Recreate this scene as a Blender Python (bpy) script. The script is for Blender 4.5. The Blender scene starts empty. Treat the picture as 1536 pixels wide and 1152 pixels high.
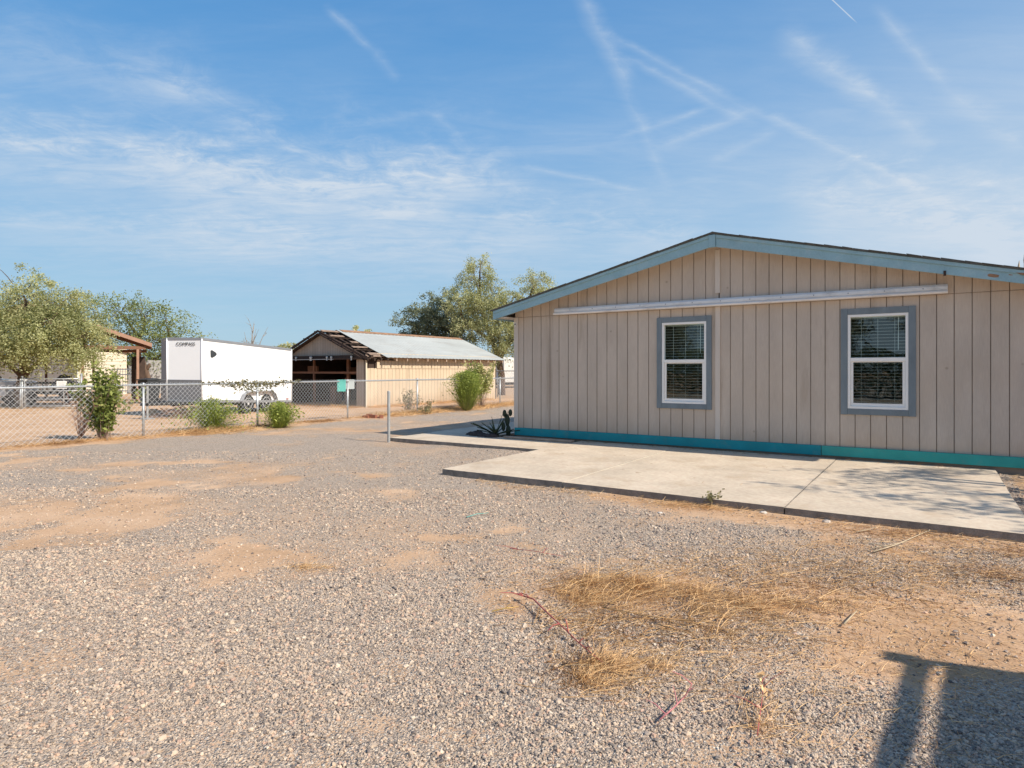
import bpy, math, random
import numpy as np
from mathutils import Vector, Matrix

R = math.radians
scene = bpy.context.scene
C = scene.collection
rng = np.random.default_rng(7)
random.seed(7)

# ------------------------------------------------------------------ basis
F = 950.0; CX = 768.0; HY = 556.0; EYE = 1.4
def ground_pt(px, py, z=0.0):
    """where the sight line of a photo pixel meets height z (used only to survey the site)"""
    Y = F * (EYE - z) / (py - HY)
    return ((px - CX) / F * Y, Y)
U = np.array([0.8337, -0.5523]); V = np.array([0.5523, 0.8337])   # along / into the home
HC = np.array([0.068, 12.86])                                       # its near left wall corner
HANG = math.atan2(U[1], U[0])
def HL(x, y):
    p = HC + U * x + V * y
    return float(p[0]), float(p[1])
SUN_H = U * math.cos(R(3.5)) + V * math.sin(R(3.5))
SUN_EL = 40.0

# ------------------------------------------------------------------ mesh helpers
class MB:
    def __init__(s): s.v = []; s.f = []
    def quad(s, a, b, c, d):
        n = len(s.v); s.v += [tuple(a), tuple(b), tuple(c), tuple(d)]; s.f.append((n, n+1, n+2, n+3)); return s
    def box(s, x0, x1, y0, y1, z0, z1):
        n = len(s.v)
        s.v += [(x0,y0,z0),(x1,y0,z0),(x1,y1,z0),(x0,y1,z0),(x0,y0,z1),(x1,y0,z1),(x1,y1,z1),(x0,y1,z1)]
        s.f += [(n,n+3,n+2,n+1),(n+4,n+5,n+6,n+7),(n,n+1,n+5,n+4),(n+1,n+2,n+6,n+5),(n+2,n+3,n+7,n+6),(n+3,n,n+4,n+7)]
        return s
    def obox(s, c, sx, sy, sz, rot):
        m = rot.to_matrix() if hasattr(rot, 'to_matrix') else rot
        n = len(s.v)
        for q in [(-1,-1,-1),(1,-1,-1),(1,1,-1),(-1,1,-1),(-1,-1,1),(1,-1,1),(1,1,1),(-1,1,1)]:
            s.v.append(tuple(Vector(c) + m @ Vector((q[0]*sx/2, q[1]*sy/2, q[2]*sz/2))))
        s.f += [(n,n+3,n+2,n+1),(n+4,n+5,n+6,n+7),(n,n+1,n+5,n+4),(n+1,n+2,n+6,n+5),(n+2,n+3,n+7,n+6),(n+3,n,n+4,n+7)]
        return s
    def prism(s, poly, a, b, axis='y'):
        """extrude a 2D polygon; axis y: (x,z) poly, x: (y,z) poly, z: (x,y) poly"""
        n = len(s.v); k = len(poly)
        for t in (a, b):
            for p, q in poly:
                s.v.append((p, t, q) if axis == 'y' else (t, p, q) if axis == 'x' else (p, q, t))
        s.f.append(tuple(range(n, n+k))); s.f.append(tuple(range(n+2*k-1, n+k-1, -1)))
        for i in range(k):
            j = (i+1) % k
            s.f.append((n+j, n+i, n+k+i, n+k+j))
        return s
    def tube(s, pts, rad, n=6, cap=True):
        pts = [Vector(p) for p in pts]
        if not hasattr(rad, '__len__'): rad = [rad] * len(pts)
        base = len(s.v); up = None
        for i, p in enumerate(pts):
            d = (pts[min(i+1, len(pts)-1)] - pts[max(i-1, 0)])
            if d.length < 1e-9: d = Vector((0,0,1))
            d.normalize()
            if up is None:
                up = d.orthogonal().normalized()
            else:
                up = (up - d * up.dot(d))
                up = up.normalized() if up.length > 1e-6 else d.orthogonal().normalized()
            w = d.cross(up)
            for k in range(n):
                a = 2*math.pi*k/n
                s.v.append(tuple(p + (up*math.cos(a) + w*math.sin(a)) * rad[i]))
        for i in range(len(pts)-1):
            for k in range(n):
                a = base+i*n+k; b = base+i*n+(k+1) % n
                s.f.append((a, b, b+n, a+n))
        if cap:
            s.f.append(tuple(base+k for k in range(n-1, -1, -1)))
            e = base+(len(pts)-1)*n
            s.f.append(tuple(e+k for k in range(n)))
        return s
    def lathe(s, c, prof, n=24, axis='z'):
        """prof: (radius, height) list around an axis through c"""
        base = len(s.v)
        for r, h in prof:
            for k in range(n):
                a = 2*math.pi*k/n
                q = (r*math.cos(a), r*math.sin(a), h)
                if axis == 'x': q = (q[2], q[0], q[1])
                elif axis == 'y': q = (q[0], q[2], q[1])
                s.v.append((c[0]+q[0], c[1]+q[1], c[2]+q[2]))
        for i in range(len(prof)-1):
            for k in range(n):
                a = base+i*n+k; b = base+i*n+(k+1) % n
                s.f.append((a, b, b+n, a+n))
        s.f.append(tuple(base+k for k in range(n)))
        e = base+(len(prof)-1)*n
        s.f.append(tuple(e+k for k in range(n)))
        return s
    def build(s, name, mat, parent=None, smooth=False, bevel=0.0, loc=None, rotz=None):
        me = bpy.data.meshes.new(name)
        me.from_pydata(s.v, [], s.f); me.update()
        return link(name, me, mat, parent, smooth, bevel, loc, rotz)

def link(name, me, mat, parent=None, smooth=False, bevel=0.0, loc=None, rotz=None):
    import bmesh
    if len(me.polygons) < 60000:
        bm = bmesh.new(); bm.from_mesh(me); bmesh.ops.recalc_face_normals(bm, faces=bm.faces); bm.to_mesh(me); bm.free()
    o = bpy.data.objects.new(name, me); C.objects.link(o)
    if mat is not None: me.materials.append(mat)
    if parent is not None: o.parent = parent
    if smooth:
        me.polygons.foreach_set('use_smooth', [True]*len(me.polygons))
    if bevel:
        b = o.modifiers.new('bevel', 'BEVEL'); b.width = bevel; b.segments = 2; b.limit_method = 'ANGLE'; b.angle_limit = R(40)
    if loc is not None: o.location = loc
    if rotz is not None: o.rotation_euler = (0, 0, rotz)
    return o

def np_mesh(name, v, f, mat, parent=None, tint=None, loc=None):
    """v (N,3), f (M,k): one mesh from arrays"""
    me = bpy.data.meshes.new(name)
    M, k = f.shape
    me.vertices.add(len(v)); me.vertices.foreach_set('co', np.asarray(v, np.float32).ravel())
    me.loops.add(M*k); me.loops.foreach_set('vertex_index', f.astype(np.int32).ravel())
    me.polygons.add(M); me.polygons.foreach_set('loop_start', np.arange(0, M*k, k, dtype=np.int32))
    me.update(calc_edges=True)
    if tint is not None:
        a = me.attributes.new('tint', 'FLOAT', 'FACE'); a.data.foreach_set('value', np.asarray(tint, np.float32))
    o = bpy.data.objects.new(name, me); C.objects.link(o); me.materials.append(mat)
    if parent is not None: o.parent = parent
    if loc is not None: o.location = loc
    return o

def merge(name, pairs, parent=None, smooth=False, loc=None, rotz=None, bevel=0.0):
    """several shapes of one piece, each with its own material, as one mesh"""
    m = MB(); idx = []
    for i, (q, _) in enumerate(pairs):
        n = len(m.v); m.v += q.v; m.f += [tuple(a+n for a in f) for f in q.f]; idx += [i]*len(q.f)
    o = m.build(name, pairs[0][1], parent, smooth, bevel, loc, rotz)
    for _, mt in pairs[1:]: o.data.materials.append(mt)
    if len(o.data.polygons) == len(idx): o.data.polygons.foreach_set('material_index', idx)
    else: print('merge count differs', name)
    return o
def tag(o, label=None, cat=None, group=None, kind=None):
    if label: o['label'] = label
    if cat: o['category'] = cat
    if group: o['group'] = group
    if kind: o['kind'] = kind
    return o
def empty(name, loc, rotz=0.0, label=None, cat=None, group=None):
    o = bpy.data.objects.new(name, None); C.objects.link(o)
    o.empty_display_size = 0.2
    o.location = loc; o.rotation_euler = (0, 0, rotz)
    return tag(o, label, cat, group)
def copy_part(src, parent, loc=None):
    c = src.copy(); C.objects.link(c); c.parent = parent
    if loc is not None: c.location = loc
    for ch in list(src.children): copy_part(ch, c)
    return c
def text_mesh(name, body, size, mat, parent, mtx, depth=0.002, bold=False):
    cu = bpy.data.curves.new(name, 'FONT'); cu.body = body; cu.size = size; cu.extrude = depth
    cu.align_x = 'CENTER'; cu.align_y = 'CENTER'
    if bold: cu.offset = size*0.012
    t = bpy.data.objects.new(name+'_curve', cu); C.objects.link(t)
    dg = bpy.context.evaluated_depsgraph_get(); dg.update()
    me = bpy.data.meshes.new_from_object(t.evaluated_get(dg))
    bpy.data.objects.remove(t); bpy.data.curves.remove(cu)
    me.name = name
    me.transform(mtx); me.materials.clear()
    o = bpy.data.objects.new(name, me); C.objects.link(o); me.materials.append(mat); o.parent = parent
    return o

# ------------------------------------------------------------------ noise in numpy
def vnoise(x, y, seed=0):
    g = np.random.default_rng(seed).random((256, 256))
    xi = np.floor(x).astype(int); yi = np.floor(y).astype(int)
    fx = x-xi; fy = y-yi; fx = fx*fx*(3-2*fx); fy = fy*fy*(3-2*fy)
    a = g[xi % 256, yi % 256]; b = g[(xi+1) % 256, yi % 256]; c = g[xi % 256, (yi+1) % 256]; d = g[(xi+1) % 256, (yi+1) % 256]
    return (a*(1-fx)+b*fx)*(1-fy)+(c*(1-fx)+d*fx)*fy
def fbm(x, y, seed=0, octv=4):
    s = 0; a = .5; t = 0
    for i in range(octv):
        s = s + a*vnoise(x*2**i+17.3*i, y*2**i-9.1*i, seed+i); t += a; a *= .55
    return s/t

# ------------------------------------------------------------------ materials
def new_mat(name):
    m = bpy.data.materials.new(name); m.use_nodes = True
    nt = m.node_tree; nt.nodes.clear()
    out = nt.nodes.new('ShaderNodeOutputMaterial')
    return m, nt, out
def N(nt, t, **kw):
    n = nt.nodes.new(t)
    for k, v in kw.items():
        if k.startswith('i_'):
            n.inputs[k[2:].replace('_', ' ')].default_value = v
        else: setattr(n, k, v)
    return n
def L(nt, a, b): nt.links.new(a, b)
def rgb(c): return (c[0], c[1], c[2], 1.0)
def s2l(r, g, b):
    f = lambda c: (c/255/12.92) if c/255 <= .04045 else ((c/255+.055)/1.055)**2.4
    return (f(r), f(g), f(b))
def mixc(nt, fac, a, b, mode='MIX'):
    m = N(nt, 'ShaderNodeMix', data_type='RGBA', blend_type=mode)
    for sock, val in ((m.inputs[0], fac), (m.inputs[6], a), (m.inputs[7], b)):
        if hasattr(val, 'is_linked') or hasattr(val, 'links'): L(nt, val, sock)
        elif isinstance(val, (int, float)): sock.default_value = val
        else: sock.default_value = rgb(val)
    return m.outputs[2]
def ramp(nt, src, stops):
    r = N(nt, 'ShaderNodeValToRGB')
    e = r.color_ramp.elements
    while len(e) < len(stops): e.new(0.5)
    for el, (p, c) in zip(e, stops):
        el.position = p; el.color = rgb(c) if hasattr(c, '__len__') else (c, c, c, 1)
    L(nt, src, r.inputs[0]); return r.outputs[0]
def noise(nt, vec, scale, detail=4, rough=.55, dist=0.0):
    n = N(nt, 'ShaderNodeTexNoise'); n.inputs['Scale'].default_value = scale; n.inputs['Detail'].default_value = detail
    n.inputs['Roughness'].default_value = rough; n.inputs['Distortion'].default_value = dist
    if vec is not None: L(nt, vec, n.inputs['Vector'])
    return n.outputs['Fac']
def mapping(nt, scale=(1,1,1), rot=(0,0,0), coord='Object'):
    tc = N(nt, 'ShaderNodeTexCoord'); mp = N(nt, 'ShaderNodeMapping')
    mp.inputs['Scale'].default_value = scale; mp.inputs['Rotation'].default_value = rot
    L(nt, tc.outputs[coord], mp.inputs[0]); return mp.outputs[0]
def math_(nt, op, a, b=None, c=None, clamp=False):
    m = N(nt, 'ShaderNodeMath', operation=op, use_clamp=clamp)
    for i, v in enumerate((a, b, c)):
        if v is None: continue
        if isinstance(v, (int, float)): m.inputs[i].default_value = v
        else: L(nt, v, m.inputs[i])
    return m.outputs[0]

def surf(name, col, rough=.7, var=.12, scale=6.0, aniso=(1,1,1), bump=.0, bscale=40, metal=0.0, spec=.3, stains=None, fine=0.0, tint2=None):
    """painted / bare surface: base colour with uneven wear, optional stains and bump"""
    m, nt, out = new_mat(name)
    b = N(nt, 'ShaderNodeBsdfPrincipled'); L(nt, b.outputs[0], out.inputs[0])
    vec = mapping(nt, aniso)
    n1 = noise(nt, vec, scale, 5, .6)
    lo = tuple(max(0, c*(1-var)) for c in col); hi = tuple(min(1, c*(1+var)) for c in (tint2 or col))
    c = ramp(nt, n1, [(.3, lo), (.7, hi)])
    if fine:
        n2 = noise(nt, vec, scale*14, 3, .7)
        c = mixc(nt, fine, c, ramp(nt, n2, [(.3, (.25,.25,.25)), (.7, (.75,.75,.75))]), 'OVERLAY')
    if stains:
        scol, amt, ssc = stains
        n3 = noise(nt, mapping(nt, aniso), ssc, 6, .65, .3)
        c = mixc(nt, math_(nt, 'MULTIPLY', ramp(nt, n3, [(.52, 0), (.72, 1)]), amt), c, scol)
    L(nt, c, b.inputs['Base Color'])
    b.inputs['Roughness'].default_value = rough; b.inputs['Metallic'].default_value = metal
    b.inputs['Specular IOR Level'].default_value = spec
    if bump:
        bp = N(nt, 'ShaderNodeBump'); bp.inputs['Strength'].default_value = bump; bp.inputs['Distance'].default_value = .01
        L(nt, noise(nt, vec, bscale, 5, .65), bp.inputs['Height']); L(nt, bp.outputs[0], b.inputs['Normal'])
    return m

def leaf_mat(name, dark, light, dry=None, dryamt=0.0, trans=.35, tmul=(1.0, 1.08, .65)):
    m, nt, out = new_mat(name)
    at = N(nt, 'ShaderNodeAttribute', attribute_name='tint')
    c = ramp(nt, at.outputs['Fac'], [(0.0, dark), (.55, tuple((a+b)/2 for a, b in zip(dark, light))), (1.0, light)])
    if dry:
        n1 = noise(nt, mapping(nt), 1.3, 3)
        c = mixc(nt, math_(nt, 'MULTIPLY', ramp(nt, n1, [(.5, 0), (.68, 1)]), dryamt), c, dry)
    d = N(nt, 'ShaderNodeBsdfPrincipled'); L(nt, c, d.inputs['Base Color']); d.inputs['Roughness'].default_value = .55
    d.inputs['Specular IOR Level'].default_value = .3
    t = N(nt, 'ShaderNodeBsdfTranslucent'); L(nt, mixc(nt, 1.0, c, tmul, 'MULTIPLY'), t.inputs[0])
    mx = N(nt, 'ShaderNodeMixShader'); mx.inputs[0].default_value = trans
    L(nt, d.outputs[0], mx.inputs[1]); L(nt, t.outputs[0], mx.inputs[2]); L(nt, mx.outputs[0], out.inputs[0])
    return m

def glass_mat(name, tint):
    m, nt, out = new_mat(name)
    tr = N(nt, 'ShaderNodeBsdfTransparent'); tr.inputs[0].default_value = rgb(tint)
    gl = N(nt, 'ShaderNodeBsdfGlossy'); gl.inputs['Roughness'].default_value = .015
    gl.inputs['Color'].default_value = (.85, .95, .95, 1)
    fr = N(nt, 'ShaderNodeFresnel'); fr.inputs['IOR'].default_value = 1.5
    nz = noise(nt, mapping(nt), 2.5, 2)
    bp = N(nt, 'ShaderNodeBump'); bp.inputs['Strength'].default_value = .05; bp.inputs['Distance'].default_value = .02
    L(nt, nz, bp.inputs['Height']); L(nt, bp.outputs[0], gl.inputs['Normal'])
    mx = N(nt, 'ShaderNodeMixShader')
    L(nt, math_(nt, 'ADD', fr.outputs[0], .06, clamp=True), mx.inputs[0]); L(nt, tr.outputs[0], mx.inputs[1]); L(nt, gl.outputs[0], mx.inputs[2])
    L(nt, mx.outputs[0], out.inputs[0]); return m

def siding_mat(name, col, streak):
    """rough sawn plywood siding: grain running up the board, weather streaks"""
    m, nt, out = new_mat(name)
    b = N(nt, 'ShaderNodeBsdfPrincipled'); L(nt, b.outputs[0], out.inputs[0])
    v1 = mapping(nt, (1, 1, .04)); v2 = mapping(nt, (1, 1, .25)); v3 = mapping(nt)
    g = noise(nt, v1, 160, 4, .7)
    w = noise(nt, v2, 3.2, 6, .6)
    big = noise(nt, v3, .9, 4)
    c = ramp(nt, w, [(.3, tuple(x*.90 for x in col)), (.7, tuple(min(1, x*1.08) for x in col))])
    c = mixc(nt, .28, c, ramp(nt, g, [(.3, (.3,.3,.3)), (.7, (.7,.7,.7))]), 'OVERLAY')
    c = mixc(nt, math_(nt, 'MULTIPLY', ramp(nt, big, [(.45, 0), (.75, 1)]), .35), c, streak)
    st = noise(nt, mapping(nt, (1, 1, .10)), 2.1, 5, .7, .2)
    c = mixc(nt, math_(nt, 'MULTIPLY', ramp(nt, st, [(.60, 0), (.70, 1)]), .42), c, tuple(x*.6 for x in streak))
    vr = N(nt, 'ShaderNodeTexVoronoi'); vr.inputs['Scale'].default_value = 2.2; L(nt, v3, vr.inputs['Vector'])
    c = mixc(nt, math_(nt, 'MULTIPLY', ramp(nt, vr.outputs['Distance'], [(.03, 1), (.06, 0)]), .4), c, tuple(x*.45 for x in streak))
    tz_ = N(nt, 'ShaderNodeTexCoord'); sz_ = N(nt, 'ShaderNodeSeparateXYZ'); L(nt, tz_.outputs['Object'], sz_.inputs[0])
    spl = ramp(nt, math_(nt, 'ADD', sz_.outputs[2], math_(nt, 'MULTIPLY', noise(nt, mapping(nt, (1, 1, .4)), 5, 5, .65), .55)), [(.48, 1), (.78, 0)])
    c = mixc(nt, math_(nt, 'MULTIPLY', spl, .35), c, (.40, .28, .18))
    L(nt, c, b.inputs['Base Color']); b.inputs['Roughness'].default_value = .8; b.inputs['Specular IOR Level'].default_value = .2
    bp = N(nt, 'ShaderNodeBump'); bp.inputs['Strength'].default_value = .35; bp.inputs['Distance'].default_value = .003
    L(nt, g, bp.inputs['Height']); L(nt, bp.outputs[0], b.inputs['Normal'])
    return m

M = {}
M['siding'] = siding_mat('taupe_siding', (.565, .475, .39), (.50, .38, .275))
M['trimtaupe'] = surf('taupe_trim', (.64, .56, .48), .75, .1, 3, (1,1,.2), .2, 60)
M['groove'] = surf('siding_groove', (.26, .20, .155), .9, .2, 5)
M['fascia'] = surf('blue_grey_fascia', (.30, .47, .52), .6, .10, 2.5, (1,1,1), .12, 50, stains=((.42,.50,.52), .35, 5), fine=.12)
M['teal'] = surf('teal_skirting', (.010, .27, .31), .55, .12, 3, (1,1,1), .1, 40, stains=((.16,.22,.2), .3, 7))
M['teal_lit'] = surf('teal_skirting_lit', (.035, .34, .31), .55, .12, 3, (1,1,1), .1, 40, stains=((.16,.24,.2), .3, 7))  # teal brightened: light bounced off the slab is put into the colour
M['wintrim'] = surf('slate_blue_trim', (.19, .225, .245), .6, .14, 5, (1,1,.3), .15, 60, stains=((.26,.29,.31), .45, 9))
M['vinyl'] = surf('white_vinyl', (.90, .87, .82), .4, .04, 3)
M['blind'] = surf('blind_slat', (.80, .80, .76), .5, .04, 3)
M['glass'] = glass_mat('window_glass', (.80, .90, .88))
M['rail'] = surf('weathered_white_rail', (.84, .79, .74), .5, .10, 4, (.3,1,1), .1, 30, stains=((.40,.33,.28), .55, 9))
M['railtop'] = surf('grey_white_rail', (.73, .74, .74), .5, .10, 4, (.3,1,1), .1, 30, stains=((.34,.33,.32), .5, 8))
M['shingle'] = surf('roof_shingle', (.12, .12, .11), .95, .3, 9, (1,1,1), .5, 60)
M['inside'] = surf('room_interior', (.13, .12, .11), .9, .05, 2)
M['black'] = surf('black_paint', (.02, .02, .02), .5, .1, 5)
M['galv'] = surf('galvanised_steel', (.44, .455, .46), .42, .14, 12, metal=.55, spec=.5, stains=((.32,.31,.30), .4, 20))
M['wire'] = surf('galvanised_wire', (.62, .63, .64), .45, .08, 10, metal=.3, spec=.4)
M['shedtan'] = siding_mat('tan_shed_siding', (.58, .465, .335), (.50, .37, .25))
M['shedshade'] = siding_mat('shaded_shed_siding', (.44, .37, .30), (.30, .24, .19))  # front of the shed: its shade is put into the siding colour
M['rooftin'] = surf('grey_roof_sheet', (.43, .44, .415), .6, .12, 1.2, (1,.25,1), .1, 20, metal=.05, stains=((.30,.26,.22), .5, 2.2), fine=.1)
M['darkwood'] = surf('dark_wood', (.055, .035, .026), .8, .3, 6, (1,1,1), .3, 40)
M['brownwood'] = surf('brown_painted_wood', (.23, .115, .07), .7, .2, 5, (1,1,1), .2, 40)
M['fadewood'] = surf('faded_board', (.42, .31, .23), .85, .2, 6, (1,1,1), .3, 40)
M['rust'] = surf('rusty_sheet', (.30, .17, .10), .85, .35, 5, (1,1,1), .2, 30)
M['trailer'] = surf('white_trailer_skin', (.80, .81, .82), .32, .02, 1.2, spec=.5)
M['greytrim'] = surf('grey_trailer_trim', (.30, .31, .33), .4, .06, 4, metal=.4)
M['tyre'] = surf('tyre_rubber', (.025, .025, .026), .85, .2, 10, bump=.2)
M['rimw'] = surf('silver_rim', (.62, .63, .64), .35, .06, 8, metal=.3)
M['cream'] = surf('cream_lap_siding', (.66, .58, .45), .75, .08, 2.5, (1,1,1), .1, 20)
M['concrete'] = surf('patio_concrete', (.60, .487, .365), .9, .13, 1.3, (1,1,1), .35, 55, stains=((.46,.33,.21), .6, 1.9), fine=.28)
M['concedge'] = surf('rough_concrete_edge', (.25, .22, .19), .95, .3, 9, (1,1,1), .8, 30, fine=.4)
M['tealplastic'] = surf('teal_plastic', (.14, .48, .42), .5, .08, 6)
M['greyplastic'] = surf('grey_plastic', (.50, .53, .52), .55, .08, 6)
M['dkplastic'] = surf('dark_plastic', (.045, .05, .055), .5, .15, 6)
M['tarp'] = surf('black_tarp', (.02, .021, .024), .35, .3, 8, bump=.5, bscale=14)
M['carwhite'] = surf('white_car_paint', (.66, .70, .76), .25, .03, 2, spec=.6)
M['carglass'] = surf('dark_car_glass', (.02, .025, .03), .08, .1, 2, spec=.7)
M['brick'] = surf('red_brick', (.27, .11, .07), .9, .3, 12, bump=.3)
M['stone'] = surf('pale_stone', (.55, .50, .45), .9, .2, 12, bump=.3)
M['bark'] = surf('tree_bark', (.13, .085, .06), .95, .35, 9, (1,1,.25), .6, 30)
M['barkpale'] = surf('pale_bark', (.32, .26, .20), .95, .3, 9, (1,1,.25), .5, 30)
M['deadwood'] = surf('dead_wood', (.30, .21, .165), .95, .25, 12, (1,1,1), .3, 30)
M['palepanel'] = surf('pale_board_fence', (.55, .54, .52), .85, .1, 3)
M['redstem'] = surf('red_stem', (.40, .10, .09), .6, .25, 20)
M['pinkstem'] = surf('pink_stem', (.52, .20, .20), .55, .2, 20)
M['tanstem'] = surf('tan_stem', (.45, .27, .12), .8, .25, 20)
M['sack'] = surf('orange_brown_dead_leaf', (.55, .36, .12), .8, .25, 20)
M['plume'] = surf('straw_plume', (.50, .40, .27), .9, .2, 12)
M['bluepaint'] = surf('faded_blue', (.16, .30, .50), .5, .1, 4)
M['leaf_palo'] = leaf_mat('pale_olive_leaf', (.22, .235, .10), (.66, .65, .35), (.52, .42, .19), .4, .4)
M['leaf_dark'] = leaf_mat('dark_mesquite_leaf', (.10, .14, .045), (.42, .45, .16), (.36, .30, .12), .3, .4)
M['leaf_blue'] = leaf_mat('grey_green_leaf', (.085, .105, .07), (.36, .38, .25), None, 0, .35)
M['leaf_olive'] = leaf_mat('olive_leaf', (.20, .215, .10), (.66, .64, .37), (.48, .40, .22), .35, .4)
M['leaf_citrus'] = leaf_mat('shiny_green_leaf', (.06, .10, .02), (.42, .45, .13), (.55, .50, .25), .3, .35)
M['leaf_broom'] = leaf_mat('bright_broom_leaf', (.10, .15, .03), (.46, .50, .12), None, 0, .35)
M['leaf_yellow'] = leaf_mat('pale_yellow_flower', (.30, .28, .10), (.68, .62, .33))
M['leaf_dull'] = leaf_mat('dull_grey_leaf', (.16, .14, .075), (.42, .37, .21))
M['straw'] = leaf_mat('dry_straw', (.26, .13, .05), (.98, .66, .33), None, 0, .2, (1.0, .88, .66))
M['agave'] = leaf_mat('agave_leaf', (.03, .045, .025), (.12, .16, .09), None, 0, .1)
M['cactus'] = surf('cactus_skin', (.03, .042, .025), .7, .3, 14, bump=.3)

# ------------------------------------------------------------------ ground cover mask (1 = full gravel, 0 = bare dirt)
FP = np.array([-7.8, 13.4]); FD = np.array([3.0, 5.1]); FD = FD/np.linalg.norm(FD); FNRM = np.array([FD[1], -FD[0]])   # fence line, normal towards the yard
def cover(x, y):
    x = np.asarray(x, float); y = np.asarray(y, float)
    g = 0.93 - 0.75*np.clip((fbm(x*.55+3, y*.55, 11)-.52)/.16, 0, 1)*.8
    g -= .55*np.clip((fbm(x*1.7, y*1.7+5, 21)-.60)/.10, 0, 1)
    wob = (fbm(x*1.6, y*1.6, 31, 5)-.5)*2.0
    def blob(px, py, rx, ry, amt, rot=0.0):
        nonlocal g
        bx, by = ground_pt(px, py)
        dx = x-bx; dy = y-by
        c, s = math.cos(rot), math.sin(rot)
        d = np.sqrt(((dx*c+dy*s)/rx)**2 + ((-dx*s+dy*c)/ry)**2) + wob
        g = g - amt*.88*np.clip((1.4-d)/1.05, 0, 1)*(.62+.38*np.clip((fbm(x*6, y*6, 41)-.35)/.3, 0, 1))
    blob(55, 755, 1.3, .85, 1.0); blob(10, 800, .9, .5, .9)
    blob(390, 868, .42, .26, .8); blob(545, 730, .8, .9, .35)
    blob(420, 705, 1.2, .8, .4); blob(300, 690, 1.5, .5, .3)
    blob(15, 985, .55, .5, .85); blob(240, 1080, .32, .25, .5); blob(330, 1120, .3, .22, .6)
    blob(545, 1082, .16, .11, .9); blob(715, 1110, .2, .1, .9); blob(620, 1000, .3, .2, .3)
    blob(1420, 905, .75, .62, .95, .3); blob(1530, 950, .55, .5, .95); blob(1330, 830, 1.2, .4, .75, -.5)
    blob(1130, 900, .8, .55, .55); blob(960, 890, .9, .45, .45); blob(1250, 1010, .4, .22, .5)
    blob(1180, 790, 1.1, .35, .55, -.5); blob(1500, 1000, .5, .25, .6); blob(850, 870, .5, .3, .4)
    # strip along the slab edge
    hx = (x-HC[0])*U[0]+(y-HC[1])*U[1]; hy = (x-HC[0])*V[0]+(y-HC[1])*V[1]
    e = np.abs(hy+4.35)+wob*.25
    g = np.where((hx > 2.6) & (hx < 8.4), g-.8*np.clip((.55-e)/.3, 0, 1)*np.clip((hx-2.6)/2.0, 0, 1), g)
    g = np.where(hx > 7.9, np.minimum(g, .12), g)
    # dirt yard beyond the fence, and the verge in front of it
    fd = (x-FP[0])*FNRM[0]+(y-FP[1])*FNRM[1]
    g = g*np.clip((fd-.5+wob*.5)/.35, 0, 1)
    return np.clip(g, 0, 1)
def height(x, y):
    x = np.asarray(x, float); y = np.asarray(y, float)
    h = (fbm(x*.35, y*.35, 51)-.5)*.05 + (fbm(x*1.9, y*1.9, 61)-.5)*.022
    h = h + .012*(cover(x, y)-.6)
    fd = (x-FP[0])*FNRM[0]+(y-FP[1])*FNRM[1]
    h = h + .05*np.exp(-((fd)/.5)**2)*fbm(x*.9, y*.9, 71)
    fade = np.clip((60-np.hypot(x, y-8))/30, 0, 1)
    return h*fade
def hz(x, y): return float(height(np.array([x]), np.array([y]))[0])

def axis_pts(lo, hi, fine0, fine1, step, grow):
    a = list(np.arange(fine0, fine1+1e-6, step))
    s = step; p = fine1
    while p < hi: s *= grow; p += s; a.append(p)
    s = step; p = fine0; b = []
    while p > lo: s *= grow; p -= s; b.append(p)
    return np.array(b[::-1]+a)
gx = axis_pts(-1500, 1500, -9, 8, .075, 1.14); gy = axis_pts(-600, 3000, 1.2, 15, .075, 1.14)
GX, GY = np.meshgrid(gx, gy)
gv = np.stack([GX.ravel(), GY.ravel(), height(GX.ravel(), GY.ravel())], 1)
nx, ny = len(gx), len(gy)
ii, jj = np.meshgrid(np.arange(nx-1), np.arange(ny-1))
a = (jj*nx+ii).ravel()
gf = np.stack([a, a+1, a+1+nx, a+nx], 1)

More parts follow.
